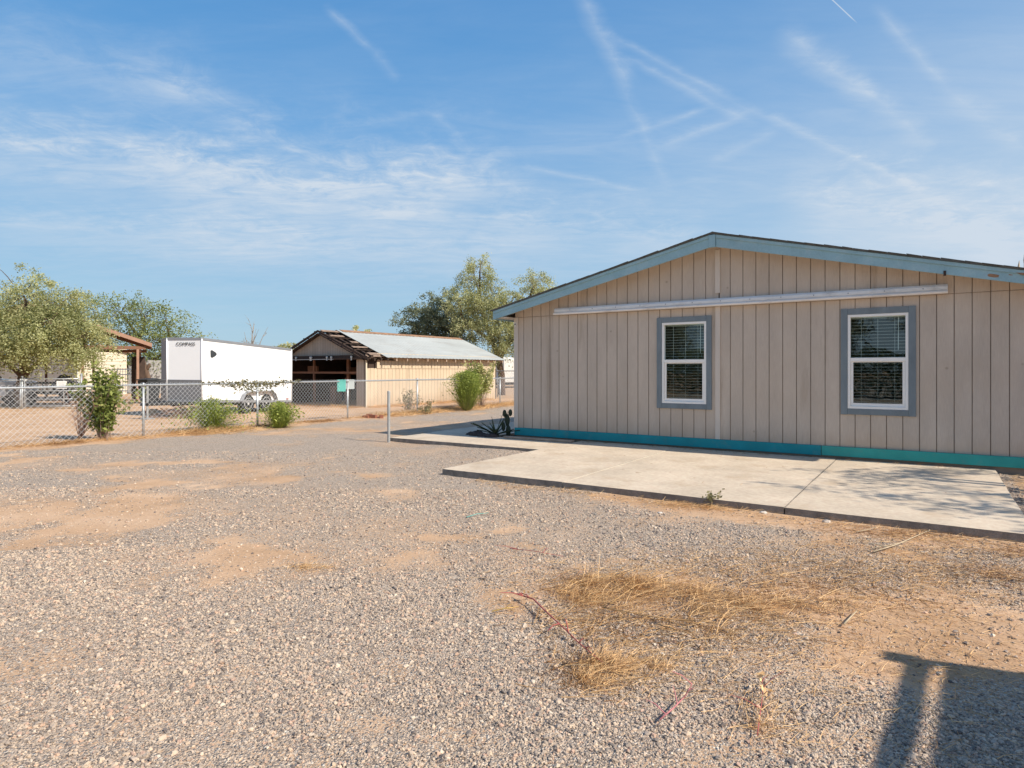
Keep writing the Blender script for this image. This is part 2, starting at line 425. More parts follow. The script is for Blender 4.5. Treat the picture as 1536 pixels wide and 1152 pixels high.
def ground_mat():
    m, nt, out = new_mat('ground_dirt_gravel')
    b = N(nt, 'ShaderNodeBsdfPrincipled'); L(nt, b.outputs[0], out.inputs[0])
    b.inputs['Roughness'].default_value = .95; b.inputs['Specular IOR Level'].default_value = .15
    v = mapping(nt)
    at = N(nt, 'ShaderNodeAttribute', attribute_name='cover')
    dn = noise(nt, v, 1.1, 6, .62); df = noise(nt, v, 45, 4, .7)
    dirt = ramp(nt, dn, [(.28, (.43, .265, .15)), (.5, (.54, .35, .215)), (.74, (.63, .44, .295))])
    dirt = mixc(nt, .30, dirt, ramp(nt, df, [(.3, (.22,.22,.22)), (.7, (.78,.78,.78))]), 'OVERLAY')
    # stones, two sizes
    def stones(scale, thr):
        vo = N(nt, 'ShaderNodeTexVoronoi'); vo.inputs['Scale'].default_value = scale; L(nt, v, vo.inputs['Vector'])
        sp = N(nt, 'ShaderNodeSeparateColor'); L(nt, vo.outputs['Color'], sp.inputs[0])
        col = ramp(nt, sp.outputs[0], [(0, (.22,.18,.155)), (.22, (.37,.30,.24)), (.5, (.55,.43,.33)), (.72, (.63,.485,.365)), (.9, (.68,.565,.45)), (1, (.74,.64,.53))])
        rnd = sp.outputs[1]
        on = math_(nt, 'GREATER_THAN', math_(nt, 'SUBTRACT', at.outputs['Fac'], math_(nt, 'MULTIPLY', rnd, thr)), 0.04)
        return vo.outputs['Distance'], col, on
    d1, c1, o1 = stones(88, .95); d2, c2, o2 = stones(160, .85)
    col = mixc(nt, math_(nt, 'MULTIPLY', o2, .85), dirt, c2); col = mixc(nt, o1, col, c1)
    gap_shade = math_(nt, 'MULTIPLY', ramp(nt, d1, [(.45, 0), (.75, 1)]), math_(nt, 'MULTIPLY', o1, .38))  # shade between the stones, painted as a darker colour
    col = mixc(nt, gap_shade, col, (.22, .16, .12))
    L(nt, col, b.inputs['Base Color'])
    hgt = math_(nt, 'ADD', math_(nt, 'MULTIPLY', math_(nt, 'SUBTRACT', .8, d1), math_(nt, 'MULTIPLY', o1, 1.0)), math_(nt, 'ADD', math_(nt, 'MULTIPLY', math_(nt, 'SUBTRACT', .8, d2), math_(nt, 'MULTIPLY', o2, .5)), math_(nt, 'MULTIPLY', df, .55)))
    bp = N(nt, 'ShaderNodeBump'); bp.inputs['Strength'].default_value = 1.0; bp.inputs['Distance'].default_value = .011
    L(nt, hgt, bp.inputs['Height']); L(nt, bp.outputs[0], b.inputs['Normal'])
    return m
ground = np_mesh('ground', gv, gf, ground_mat())
ca = ground.data.attributes.new('cover', 'FLOAT', 'POINT'); ca.data.foreach_set('value', cover(gv[:,0], gv[:,1]).astype(np.float32))
ground.data.polygons.foreach_set('use_smooth', np.ones(len(gf), bool))
tag(ground, kind='structure')

# ------------------------------------------------------------------ gravel: loose stones over the near ground (uncountable)
def gravel():
    pts = []
    for y0, y1, dens, med in ((1.7, 3.2, 12500, .0040), (3.2, 5.0, 8200, .0045), (5.0, 7.5, 3600, .0054), (7.5, 11.0, 500, .0064)):
        xr = .86*y1+.25
        n = int(2*xr*(y1-y0)*dens)
        x = rng.uniform(-xr, xr, n); y = rng.uniform(y0, y1, n)
        k = np.abs(x) < .86*y+.25
        x, y = x[k], y[k]
        c = cover(x, y)
        k = rng.random(len(x)) < np.clip(c*.93-.30*np.clip((fbm(x*2.6, y*2.6, 141)-.45)/.25, 0, 1), .09, 1)
        x, y = x[k], y[k]
        hx = (x-HC[0])*U[0]+(y-HC[1])*U[1]; hy = (x-HC[0])*V[0]+(y-HC[1])*V[1]
        inslab = ((hx > 1.48) & (hx < 7.8) & (hy > -4.16)) | ((hx > -2.05) & (hx < 1.6) & (hy > -1.62)) | (hy > -.02)
        k = ~(inslab & (hx > -2.05) & (hx < 9.0))
        x, y = x[k], y[k]
        s = med*np.exp(rng.normal(0, .42, len(x)))
        pts.append((x, y, np.clip(s, .0020, .013)))
    x = np.concatenate([p[0] for p in pts]); y = np.concatenate([p[1] for p in pts]); s = np.concatenate([p[2] for p in pts])
    z = height(x, y)+s*.22
    n = len(x)
    me = bpy.data.meshes.new('gravel'); me.vertices.add(n)
    me.vertices.foreach_set('co', np.stack([x, y, z], 1).astype(np.float32).ravel())
    def attr(nm, typ, arr, key):
        a = me.attributes.new(nm, typ, 'POINT'); a.data.foreach_set(key, arr.astype(np.float32).ravel())
    sc = np.stack([s*rng.uniform(.8, 1.35, n), s*rng.uniform(.65, 1.05, n), s*rng.uniform(.45, .8, n)], 1)
    rot = np.stack([rng.normal(0, .35, n), rng.normal(0, .35, n), rng.uniform(0, 6.28, n)], 1)
    attr('scl', 'FLOAT_VECTOR', sc, 'vector'); attr('rot', 'FLOAT_VECTOR', rot, 'vector')
    pal = np.array([(.17,.14,.125),(.26,.215,.18),(.375,.30,.24),(.46,.365,.285),(.525,.405,.30),(.575,.435,.315),(.55,.37,.26),(.48,.325,.245),(.61,.49,.375),(.64,.545,.43)])
    pw = np.array([.07,.13,.18,.19,.16,.11,.06,.05,.04,.01]); pw = pw/pw.sum()
    ci = rng.choice(len(pal), n, p=pw)
    col = pal[ci]*rng.uniform(.85, 1.15, (n, 1))
    attr('scol', 'FLOAT_VECTOR', col, 'vector')
    ia = me.attributes.new('pick', 'INT', 'POINT'); ia.data.foreach_set('value', rng.integers(0, 6, n).astype(np.int32))
    o = bpy.data.objects.new('gravel', me); C.objects.link(o)
    m, nt, out = new_mat('gravel_stone')
    b = N(nt, 'ShaderNodeBsdfPrincipled'); L(nt, b.outputs[0], out.inputs[0]); b.inputs['Roughness'].default_value = .85
    b.inputs['Specular IOR Level'].default_value = .25
    at = N(nt, 'ShaderNodeAttribute', attribute_name='scol', attribute_type='INSTANCER')
    L(nt, at.outputs['Vector'], b.inputs['Base Color'])
    me.materials.append(m)
    ng = bpy.data.node_groups.new('gravel_nodes', 'GeometryNodeTree')
    ng.interface.new_socket('Geometry', in_out='INPUT', socket_type='NodeSocketGeometry')
    ng.interface.new_socket('Geometry', in_out='OUTPUT', socket_type='NodeSocketGeometry')
    gi = ng.nodes.new('NodeGroupInput'); go = ng.nodes.new('NodeGroupOutput')
    join = ng.nodes.new('GeometryNodeJoinGeometry')
    for k in range(6):
        ico = ng.nodes.new('GeometryNodeMeshIcoSphere'); ico.inputs['Radius'].default_value = 1; ico.inputs['Subdivisions'].default_value = 2
        nz = ng.nodes.new('ShaderNodeTexNoise'); nz.noise_dimensions = '4D'; nz.inputs['W'].default_value = k*3.7
        nz.inputs['Scale'].default_value = .9; nz.inputs['Detail'].default_value = 1
        sub = ng.nodes.new('ShaderNodeVectorMath'); sub.operation = 'SUBTRACT'; sub.inputs[1].default_value = (.5, .5, .5)
        scl = ng.nodes.new('ShaderNodeVectorMath'); scl.operation = 'SCALE'; scl.inputs['Scale'].default_value = 1.9
        sp = ng.nodes.new('GeometryNodeSetPosition'); sm = ng.nodes.new('GeometryNodeSetMaterial'); sm.inputs['Material'].default_value = m
        gi2 = ng.nodes.new('GeometryNodeGeometryToInstance')
        ng.links.new(nz.outputs['Color'], sub.inputs[0]); ng.links.new(sub.outputs[0], scl.inputs[0])
        ng.links.new(ico.outputs['Mesh'], sp.inputs['Geometry']); ng.links.new(scl.outputs[0], sp.inputs['Offset'])
        ng.links.new(sp.outputs[0], sm.inputs['Geometry']); ng.links.new(sm.outputs[0], gi2.inputs[0]); ng.links.new(gi2.outputs[0], join.inputs[0])
    iop = ng.nodes.new('GeometryNodeInstanceOnPoints'); iop.inputs['Pick Instance'].default_value = True
    def named(nm, typ):
        a = ng.nodes.new('GeometryNodeInputNamedAttribute'); a.data_type = typ; a.inputs['Name'].default_value = nm; return a.outputs['Attribute']
    e2r = ng.nodes.new('FunctionNodeEulerToRotation')
    ng.links.new(gi.outputs[0], iop.inputs['Points']); ng.links.new(join.outputs[0], iop.inputs['Instance'])
    ng.links.new(named('pick', 'INT'), iop.inputs['Instance Index']); ng.links.new(named('rot', 'FLOAT_VECTOR'), e2r.inputs[0])
    ng.links.new(e2r.outputs[0], iop.inputs['Rotation']); ng.links.new(named('scl', 'FLOAT_VECTOR'), iop.inputs['Scale'])
    ng.links.new(iop.outputs[0], go.inputs[0])
    md = o.modifiers.new('stones', 'NODES'); md.node_group = ng
    tag(o, kind='stuff')
    print('gravel stones', n)
gravel()

# ------------------------------------------------------------------ concrete slab and walk (home frame)
def slab(name, x0, x1, y0, y1, top, wob=0.02):
    mb = MB()
    k = 60
    def rim(a, b, z):
        pass
    # rough-edged slab outline
    xs = np.linspace(x0, x1, k); ys = np.linspace(y0, y1, k)
    r = np.random.default_rng(int(abs(x0*100+y0*10))+3)
    jig = lambda q, e: .012*math.sin(q*1.7+e)+.006*math.sin(q*5.3+e*2)+r.normal(0, .0012)
    poly = [(float(x), float(y0+jig(x, 1)*.7)) for x in xs] + [(float(x1+jig(y, 2)*.3), float(y)) for y in ys[1:-1]] + [(float(x), float(y1)) for x in xs[::-1]] + [(float(x0+jig(y, 3)*.3), float(y)) for y in ys[::-1][1:-1]]
    mb.prism(poly, -.12, top, 'z')
    o = mb.build(name, M['concrete'], None, loc=(HC[0], HC[1], 0), rotz=HANG)
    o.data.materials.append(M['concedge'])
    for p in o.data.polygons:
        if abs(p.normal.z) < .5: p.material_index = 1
    return tag(o, kind='structure')
sg = .012
for i, (a0, a1) in enumerate(((1.52, 3.36), (3.36+sg, 5.84), (5.84+sg, 7.76))):
    slab('patio_slab', a0, a1, -4.12, -.03, .07 - .004*i)
tag(MB().box(3.3612, 3.3708, -4.1, -.05, -.05, .0685).build('joint_strip', M['cream'], None, loc=(HC[0], HC[1], 0), rotz=HANG), kind='structure')
slab('walkway_slab', -1.95, 1.508, -1.57, -.26, .066)
slab('walkway_slab', -2.05, -.42, -.25, 9.0, .062)

# ------------------------------------------------------------------ the manufactured home
W = 8.36; RX = 4.06; ZR = 3.63; PITCH = .236; OV = .31; OH = .30
def zt(x): return ZR - PITCH*abs(x-RX)
home = empty('mobile_home', (HC[0], HC[1], 0), HANG, 'wide taupe home with blue grey fascia, teal skirting and two windows beside the concrete patio', 'house')
WIN = [(3.0, 3.96), (5.90, 6.86)]; WZ0, WZ1 = .74, 2.33; TR = .09
holes = [(a+TR, b-TR, WZ0+TR, WZ1-TR) for a, b in WIN]
def front_wall():
    front = MB(); groove = MB(); back = MB()
    GW = .011; SEAM = 2.478; ZB = .25
    gc = [RX-.203*k for k in range(-20, 21)]
    gc = [g for g in gc if .1 < g < W-.1 and abs(g-RX) > .05]
    br = {0.0, W, RX}
    for g in gc: br |= {g-GW/2, g+GW/2}
    for h in holes: br |= {h[0], h[1]}
    br = sorted(br)
    def isg(x): return any(abs(x-g) < GW/2 for g in gc)
    for x0, x1 in zip(br[:-1], br[1:]):
        if x1-x0 < 1e-5: continue
        xm = (x0+x1)/2; g = isg(xm)
        segs = [(ZB, SEAM)]
        for h in holes:
            if h[0] < xm < h[1]: segs = [(ZB, h[2]), (h[3], SEAM)]
        for za, zb in segs:
            y = .009 if g else 0.0
            (groove if g else front).quad((x0,y,za),(x1,y,za),(x1,y,zb),(x0,y,zb))
            if g:
                groove.quad((x0,0,za),(x0,y,za),(x0,y,zb),(x0,0,zb)); groove.quad((x1,0,za),(x1,y,za),(x1,y,zb),(x1,0,zb))
        y = .002 if g else -.007
        (groove if g else front).quad((x0,y,SEAM),(x1,y,SEAM),(x1,y,zt(x1)-.02),(x0,y,zt(x0)-.02))
        if not g: front.quad((x0,y,SEAM),(x1,y,SEAM),(x1,.009,SEAM),(x0,.009,SEAM))
        else:
            for xx in (x0, x1): groove.quad((xx,-.007,SEAM),(xx,y,SEAM),(xx,y,zt(xx)-.02),(xx,-.007,zt(xx)-.02))
    # flashing under the upper sheets, then the solid wall behind
    MB().box(.0, W, -.010, -.0005, SEAM-.006, SEAM-.001).build('seam_flashing', M['groove'], home)
    bb = sorted({.0, W, RX} | {h[0] for h in holes} | {h[1] for h in holes})
    for x0, x1 in zip(bb[:-1], bb[1:]):
        xm = (x0+x1)/2; done = False
        for h in holes:
            if h[0] < xm < h[1]:
                back.box(x0, x1, .016, .12, .05, h[2]); done = True
                back.prism([(x0, h[3]), (x1, h[3]), (x1, zt(x1)-.03), (x0, zt(x0)-.03)], .016, .12, 'y')
        if not done: back.prism([(x0, .05), (x1, .05), (x1, zt(x1)-.03), (x0, zt(x0)-.03)], .016, .12, 'y')
    merge('front_siding', [(front, M['siding']), (groove, M['groove'])], home)
    back.build('wall_framing', M['inside'], home)
front_wall()
DEP = 14.0
side = MB(); side.box(0, .1, .12, DEP, .05, zt(0)-.03); side.box(W-.1, W, .12, DEP, .05, zt(W)-.03)
side.prism([(0, .05), (W, .05), (W, zt(W)-.03), (RX, ZR-.03), (0, zt(0)-.03)], DEP, DEP+.1, 'y')
side.build('side_walls', M['siding'], home)
MB().box(.1, W-.1, .13, DEP, .05, .3).build('floor_deck', M['inside'], home)
MB().box(.1, W-.1, 3.4, 3.5, .3, 2.6).build('partition_wall', M['inside'], home)
# roof
rf = MB()
for sgn in (-1, 1):
    xe = RX+sgn*(RX+OV)
    rf.prism([(RX, ZR-.10), (RX, ZR-.001), (xe, zt(xe)-.001), (xe, zt(xe)-.10)], -(OH-.002), DEP+.3, 'y')
roof = rf.build('roof', M['trimtaupe'], home)
sh = MB()
for sgn in (-1, 1):
    # ragged shingle butts along the rake
    r = random.Random(5+sgn); x = RX
    xe = RX+sgn*(RX+OV+.03)
    sh.prism([(RX, ZR+.002), (RX, ZR+.026), (xe, zt(xe)+.022), (xe, zt(xe)+.002)], -(OH+.055), DEP+.32, 'y')
    k = 0
    while abs(x-RX) < RX+OV:
        w_ = r.uniform(.12, .3); x2 = x+sgn*w_; d = r.uniform(.003, .012); o_ = r.uniform(.004, .02)
        sh.prism([(x, zt(x)+.024), (x, zt(x)+.028+d), (x2-sgn*.004, zt(x2)+.028+d*.4), (x2-sgn*.004, zt(x2)+.024)], -(OH+.055)-o_, .2, 'y')
        x = x2
sh.build('shingles', M['shingle'], roof)
for sgn in (-1, 1):
    xe = RX+sgn*(RX+OV); x0 = RX+sgn*.055
    fb = MB(); fb.prism([(x0, zt(x0)-.20), (x0, zt(x0)-.002), (xe, zt(xe)-.002), (xe, zt(xe)-.17)], -(OH+.025), -OH, 'y')
    f_ = fb.build('rake_fascia', M['fascia'], home, bevel=.003)
    tb = MB(); tb.prism([(x0, zt(x0)-.052), (x0, zt(x0)-.001), (xe, zt(xe)-.001), (xe, zt(xe)-.052)], -(OH+.042), -(OH+.027), 'y')
    tb.build('drip_trim', M['fascia'], f_, bevel=.002)
    eb = MB(); eb.box(min(xe, xe+sgn*.022), max(xe, xe+sgn*.022), -(OH+.022), DEP+.3, zt(xe)-.17, zt(xe)-.004)
    eb.build('eave_fascia', M['fascia'], home, bevel=.003)
    sf = MB(); a, b_ = (xe+.002, -.002) if sgn < 0 else (W+.002, xe-.002)
    sf.box(a, b_, -(OH-.004), DEP+.28, zt(xe)-.14, zt(xe)-.125)
    sf.build('soffit', M['trimtaupe'], home)
cap = MB(); cap.box(RX-.052, RX+.052, -(OH+.05), -OH, ZR-.215, ZR-.012); cap.build('ridge_block', M['fascia'], home, bevel=.004)
# a few chips and scars in the right fascia
for (x, w_, h_, dz) in ((7.72, .17, .045, .115), (8.08, .26, .04, .05), (7.9, .05, .016, .08)):
    chip = MB(); z = zt(x)-dz; n = 9; poly = []
    rr = random.Random(int(x*100))
    for k in range(n):
        a = 2*math.pi*k/n; q = rr.uniform(.6, 1.1)
        poly.append((x+math.cos(a)*w_/2*q, z+math.sin(a)*h_/2*q-math.cos(a)*w_/2*q*.231))
    chip.prism(poly, -(OH+.0275) if dz > .06 else -(OH+.0445), -(OH+.02), 'y')
    chip.build('bare_wood_chip', M['rust'], home)
bk = MB(); bk.box(7.18, 7.21, -(OH+.035), -(OH+.026), zt(7.2)-.20, zt(7.2)-.13); bk.build('fascia_bracket', M['darkwood'], home)
# battens, corner trim, skirting
bt = MB(); bt.box(RX-.04, RX+.04, -.028, -.008, 2.70, ZR-.205); bt.build('batten', M['trimtaupe'], home, bevel=.002)
bt = MB(); bt.box(RX-.04, RX+.04, -.02, -.001, .252, 2.474); bt.build('batten', M['trimtaupe'], home, bevel=.002)
MB().box(RX+.015, RX+.03, -.0135, -.0075, 2.62, 2.70).build('batten_gap', M['black'], home)
ct = MB(); ct.box(-.02, .075, -.022, -.002, .12, 2.476); ct.box(-.02, -.002, -.001, .09, .12, 2.476); ct.build('corner_trim', M['trimtaupe'], home, bevel=.002)
ct = MB(); ct.box(W-.075, W+.02, -.022, -.002, .26, 2.476); ct.build('corner_trim', M['trimtaupe'], home, bevel=.002)
sk = MB(); sk.box(.0, 5.63, -.034, -.004, .10, .25); sk.build('skirting_board', M['teal'], home, bevel=.003)
sk = MB(); sk.box(5.638, W+.02, -.036, -.004, .105, .25); tag(sk.build('skirting_board', M['teal_lit'], home, bevel=.003), 'greener teal skirting board at the right, slab bounce light put into its colour')
MB().box(.02, W-.02, .002, .10, -.05, .245).build('skirting_backing', M['groove'], home)
# awning rail on the gable
ar = MB(); ar.prism([(-.007, 2.478), (-.11, 2.478), (-.118, 2.50), (-.10, 2.52), (-.007, 2.52)], .946, 7.236, 'x')
rail = ar.build('awning_rail', M['rail'], home, bevel=.003)
ar = MB(); ar.prism([(-.008, 2.521), (-.085, 2.521), (-.098, 2.54), (-.098, 2.575), (-.07, 2.606), (-.008, 2.606)], .96, 7.234, 'x')
ar.build('rail_tube', M['railtop'], rail, bevel=.003)
for k, x in enumerate(np.arange(1.3, 7.2, .47)):
    MB().box(x, x+.012, -.1015, -.0975, 2.548, 2.566).build('rivet', M['greytrim'], rail)
# numberless letter on the corner trim
ltr = MB(); ltr.box(-.012, .032, -.0245, -.0225, 2.30, 2.375)
lp = ltr.build('letter_plate', M['vinyl'], home)
text_mesh('letter', 'A', .075, M['black'], lp, Matrix.Translation((.010, -.0265, 2.336)) @ Matrix.Rotation(R(90), 4, 'X'), .001, True)
# windows
def window(x0, x1):
    z0, z1 = WZ0, WZ1
    ix0, ix1, iz0, iz1 = x0+TR, x1-TR, z0+TR, z1-TR
    fw = .038
    fr = MB()
    for a in ((ix0+.001, ix1-.001, iz1-fw, iz1-.001), (ix0+.001, ix1-.001, iz0+.001, iz0+fw)): fr.box(a[0], a[1], -.018, .07, a[2], a[3])
    for a in ((ix0+.001, ix0+fw), (ix1-fw, ix1-.001)): fr.box(a[0], a[1], -.016, .07, iz0+fw, iz1-fw)
    win = fr.build('window', M['vinyl'], home, bevel=.003)
    tr = MB()
    tr.box(x0, x0+TR, -.026, -.001, z0, z1); tr.box(x1-TR, x1, -.026, -.001, z0, z1)
    tr.box(x0+TR+.001, x1-TR-.001, -.024, -.001, z1-TR, z1-.002); tr.box(x0+TR+.001, x1-TR-.001, -.024, -.001, z0+.002, z0+TR)
    tr.build('trim', M['wintrim'], win, bevel=.003)
    zm = (iz0+iz1)/2+.03
    bar = MB(); bar.box(ix0+fw, ix1-fw, -.008, .05, zm-.028, zm+.028)
    bar.build('meeting_rail', M['vinyl'], win, bevel=.003)
    sw = .036; sa = MB()
    lx0, lx1, lz0, lz1 = ix0+fw+.001, ix1-fw-.001, iz0+fw+.001, zm-.029
    sa.box(lx0, lx1, .004, .034, lz0, lz0+sw+.01); sa.box(lx0, lx1, .004, .034, lz1-.012, lz1)
    sa.box(lx0, lx0+sw, .004, .034, lz0+sw+.01, lz1-.012); sa.box(lx1-sw, lx1, .004, .034, lz0+sw+.01, lz1-.012)
    sash = sa.build('sash', M['vinyl'], win, bevel=.002)
    MB().quad((lx0+sw-.004, .02, lz0+sw), (lx1-sw+.004, .02, lz0+sw), (lx1-sw+.004, .02, lz1-.01), (lx0+sw-.004, .02, lz1-.01)).build('pane', M['glass'], win)
    MB().quad((lx0-.003, .03, zm+.026), (lx1+.003, .03, zm+.026), (lx1+.003, .03, iz1-fw+.003), (lx0-.003, .03, iz1-fw+.003)).build('pane', M['glass'], win)
    bl = MB(); z = iz0+.05; k = 0
    bx0, bx1 = ix0+.03, ix1-.03
    while z < iz1-.05:
        rr = random.Random(k*13+int(x0*10)); tilt = R(3)+rr.gauss(0, .02)
        bl.obox(((bx0+bx1)/2, .115, z), bx1-bx0, .046, .003, Matrix.Rotation(tilt, 3, 'X') @ Matrix.Rotation(rr.gauss(0, .003), 3, 'Y'))
        z += .048; k += 1
    bl.box(bx0, bx1, .09, .14, iz1-.05, iz1-.005)
    for fx in (.2, .5, .8):
        x = bx0+(bx1-bx0)*fx
        bl.tube([(x, .09, iz0+.04), (x, .09, iz1-.04)], .0022, 4); 
    x = bx1-.10
    bl.tube([(x, .082, zm+.14), (x+.003, .082, iz1-.04)], .005, 6)
    bl.build('blind', M['blind'], win)
for a_, b_ in WIN: window(a_, b_)

# ------------------------------------------------------------------ chain link fence
def chain_fence(name, p0, d, s0, s1, posts, hgt, label, cell=.075, wire=.0026, sag=0.0):
    d = np.array(d); d = d/np.linalg.norm(d); ang = math.atan2(d[1], d[0])
    f = empty(name, (p0[0], p0[1], 0), ang, label, 'fence')
    mb = MB()
    step = cell*math.sqrt(2)
    zb, ztp = .04, hgt+.035
    hh = ztp-zb; n = int((s1-s0)/step)
    vs = []; fs = []
    for sg_, yoff in ((1, -.012), (-1, -.018)):
        for k in range(-int(hh/step)-1, n+int(hh/step)+2):
            x0 = s0+k*step if sg_ > 0 else s0+k*step
            xa, za, xb, zb_ = x0, zb, x0+sg_*hh, ztp
            if sg_ < 0: xa, xb = x0, x0-hh
            # clip to [s0,s1]
            def at(x): return za+(x-xa)/(xb-xa)*(zb_-za)
            lo, hi = min(xa, xb), max(xa, xb)
            if hi <= s0 or lo >= s1: continue
            ca, cb = max(lo, s0), min(hi, s1)
            A = (ca, yoff, at(ca)); B = (cb, yoff, at(cb))
            mb.tube([A, B], wire, 4, False)
    mb.build('mesh', M['wire'], f)
    rl = MB(); k = int((s1-s0)/1.5)+2; r = random.Random(3)
    rl.tube([(x, 0, hgt-.02+r.gauss(0, .004)) for x in np.linspace(s0, s1, k)], .021, 8)
    rl.build('top_rail', M['galv'], f, smooth=True)
    for s_ in posts:
        g = hz(p0[0]+d[0]*s_, p0[1]+d[1]*s_)
        pm = MB(); pm.tube([(s_, .0, g-.3), (s_, .0, hgt+.0)], .026, 10); pm.lathe((s_, 0, hgt), [(.032, -.05), (.034, 0), (.024, .028), (.006, .04)], 10)
        pm.build('post', M['galv'], f, smooth=True)
    return f
fl = lambda s_: FP+FD*s_
dist = float(np.dot(np.array([-4.8, 18.5])-FP, FD))
POSTS = [-6.2, -3.1, 0, 2.83, dist, dist+3.2, dist+5.85, dist+8.5, dist+11.4]
chain_fence('chain_link_fence', FP, FD, -9.0, dist+13, POSTS, 1.11, 'long waist high chain link fence between the gravel and the white trailer')
# fence across the yard with the pipe gate
ga = ground_pt(120, 613); gb = ground_pt(-60, 614)
gd = np.array(ga)-np.array(gb); gl = float(np.linalg.norm(gd))
gx_ = lambda px: None
yard = chain_fence('chain_link_fence', gb, gd, -2.0, gl*.56, [-1.5, gl*.30, gl*.50], 1.07, 'low chain link yard fence left of the pipe gate with a pickup behind it')
def gate():
    d = gd/gl; ang = math.atan2(d[1], d[0])
    p = np.array(gb)+d*(gl*.535)
    w = gl*.455
    g = empty('pipe_gate', (p[0], p[1], 0), ang, 'galvanised pipe gate with wire mesh and a small white notice, under the olive tree', 'gate')
    fr = MB(); 
    for z in (.10, 1.10): fr.tube([(0, 0, z), (w, 0, z)], .024, 8)
    for x in (0, w): fr.tube([(x, 0, .06), (x, 0, 1.14)], .024, 8)
    for z in (.66, .36): fr.tube([(.02, 0, z), (w-.02, 0, z)], .018, 8)
    fr.tube([(w*.72, 0, .1), (w*.72, 0, 1.1)], .02, 8)
    fr.build('gate_frame', M['galv'], g, smooth=True)
    mb = MB(); st = .12; hh = .96
    for k in range(-9, int(w/st)+1):
        for sg_ in (1, -1):
            xa = k*st if sg_ > 0 else k*st+hh; xb = xa+sg_*hh
            lo, hi = max(0, min(xa, xb)), min(w, max(xa, xb))
            if hi-lo < .02: continue
            f = lambda x: .12+(x-xa)/(xb-xa)*hh
            mb.tube([(lo, -.028, f(lo)), (hi, -.028, f(hi))], .003, 4, False)
    mb.build('gate_mesh', M['wire'], g)
    s = MB(); s.box(w*.60, w*.79, -.05, -.036, .74, 1.02); sn = s.build('notice', M['vinyl'], g, bevel=.003)
    for z in (.25, .9): MB().lathe((w+.035, 0, z), [(.02, -.05), (.03, -.03), (.03, .03), (.02, .05)], 8).build('hinge', M['galv'], g)
    for z, a_, b_ in ((.95, .63, .76), (.88, .64, .75), (.81, .66, .74)):
        MB().box(w*a_, w*b_, -.053, -.0505, z-.012, z+.012).build('faded_line', M['greyplastic'], sn)
    pm = MB(); pm.tube([(w+.09, 0, -.2), (w+.09, 0, 1.3)], .035, 10); po = pm.build('gate_post', M['galv'], g, smooth=True)
    pm = MB(); pm.tube([(-.09, 0, -.2), (-.09, 0, 1.2)], .035, 10); po = pm.build('gate_post', M['galv'], g, smooth=True)
gate()
# further fence beside the far end of the shed
bp0 = (-2.6, 35.2)
chain_fence('chain_link_fence', bp0, U, 2.0, 9.0, [2.2, 4.4, 6.6], 1.4, 'distant chain link fence behind the far corner of the tan shed', cell=.12, wire=.004)

# marker post standing free at the walkway corner
mx_, my_ = ground_pt(583, 663)
mp = MB(); mp.prism([(-.026, -.018), (.026, -.018), (.030, .018), (.022, .022), (-.022, .022), (-.030, .018)], -.3, 1.00, 'z')
tag(mp.build('marker_post', M['galv'], None, loc=(mx_, my_, 0), rotz=HANG-.3, bevel=.002), 'bare upright metal post standing alone in the gravel at the walkway corner', 'post')
# things hung on the fence
def on_fence(s_, off=.035): p = fl(s_)+FNRM*off; return p
fa = math.atan2(FD[1], FD[0])
p = on_fence(dist-.28, .05)
mbx = MB(); mbx.box(-.13, .11, -.008, .008, .80, 1.14); mbx.box(-.13, .11, -.016, -.008, .80, .83); mbx.box(-.13, .11, -.016, -.008, 1.11, 1.14)
tag(mbx.build('plastic_tray', M['tealplastic'], None, loc=(p[0], p[1], 0), rotz=fa-R(42), bevel=.004), 'teal plastic tray hung on the fence beside the grey tray', 'tray')
p = on_fence(dist+.05, .05)
mbx = MB(); mbx.box(-.15, .12, -.006, .006, .86, 1.14); mbx.box(-.15, .12, -.014, -.006, .86, .885); mbx.box(-.15, .12, -.014, -.006, 1.115, 1.14)
tag(mbx.build('plastic_tray', M['greyplastic'], None, loc=(p[0], p[1], 0), rotz=fa-R(42), bevel=.004), 'grey plastic tray hung on the fence post beside the teal tray', 'tray')

# ------------------------------------------------------------------ tan shed with open front
SC = np.array([-5.58, 24.2]); SW = 5.0; SD = 8.6
shed = empty('storage_shed', (SC[0], SC[1], 0), HANG, 'tan board shed with a grey metal roof and dark open front behind the fence', 'shed')
# local frame: x to the left is negative (corner at origin, front along -x), y into the yard
SE = 2.02; SRZ = 3.05; srx = -SW/2
def szt(x): return SRZ-(SRZ-SE-.02)*abs(x-srx)/(SW/2)
def board_wall(mb_f, mb_g, x0, x1, yfun, z0, zfun, axis='x', sp=.2, gw=.012, face=0.0, depth=.008, outward=-1):
    """upright boards with grooves between, on a plane"""
    n = max(1, int(round((x1-x0)/sp))); e = np.linspace(x0, x1, n+1)
    for i in range(n):
        a, b = e[i]+gw/2, e[i+1]-gw/2
        def P(x, z, d): return (x, face+outward*d, z) if axis == 'x' else (face-outward*d, x, z)
        mb_f.quad(P(a, z0, 0), P(b, z0, 0), P(b, zfun(b), 0), P(a, zfun(a), 0))
        a2, b2 = e[i]-gw/2, e[i]+gw/2
        mb_g.quad(P(a2, z0, -depth), P(b2, z0, -depth), P(b2, zfun(b2), -depth), P(a2, zfun(a2), -depth))
f1 = MB(); g1 = MB(); 
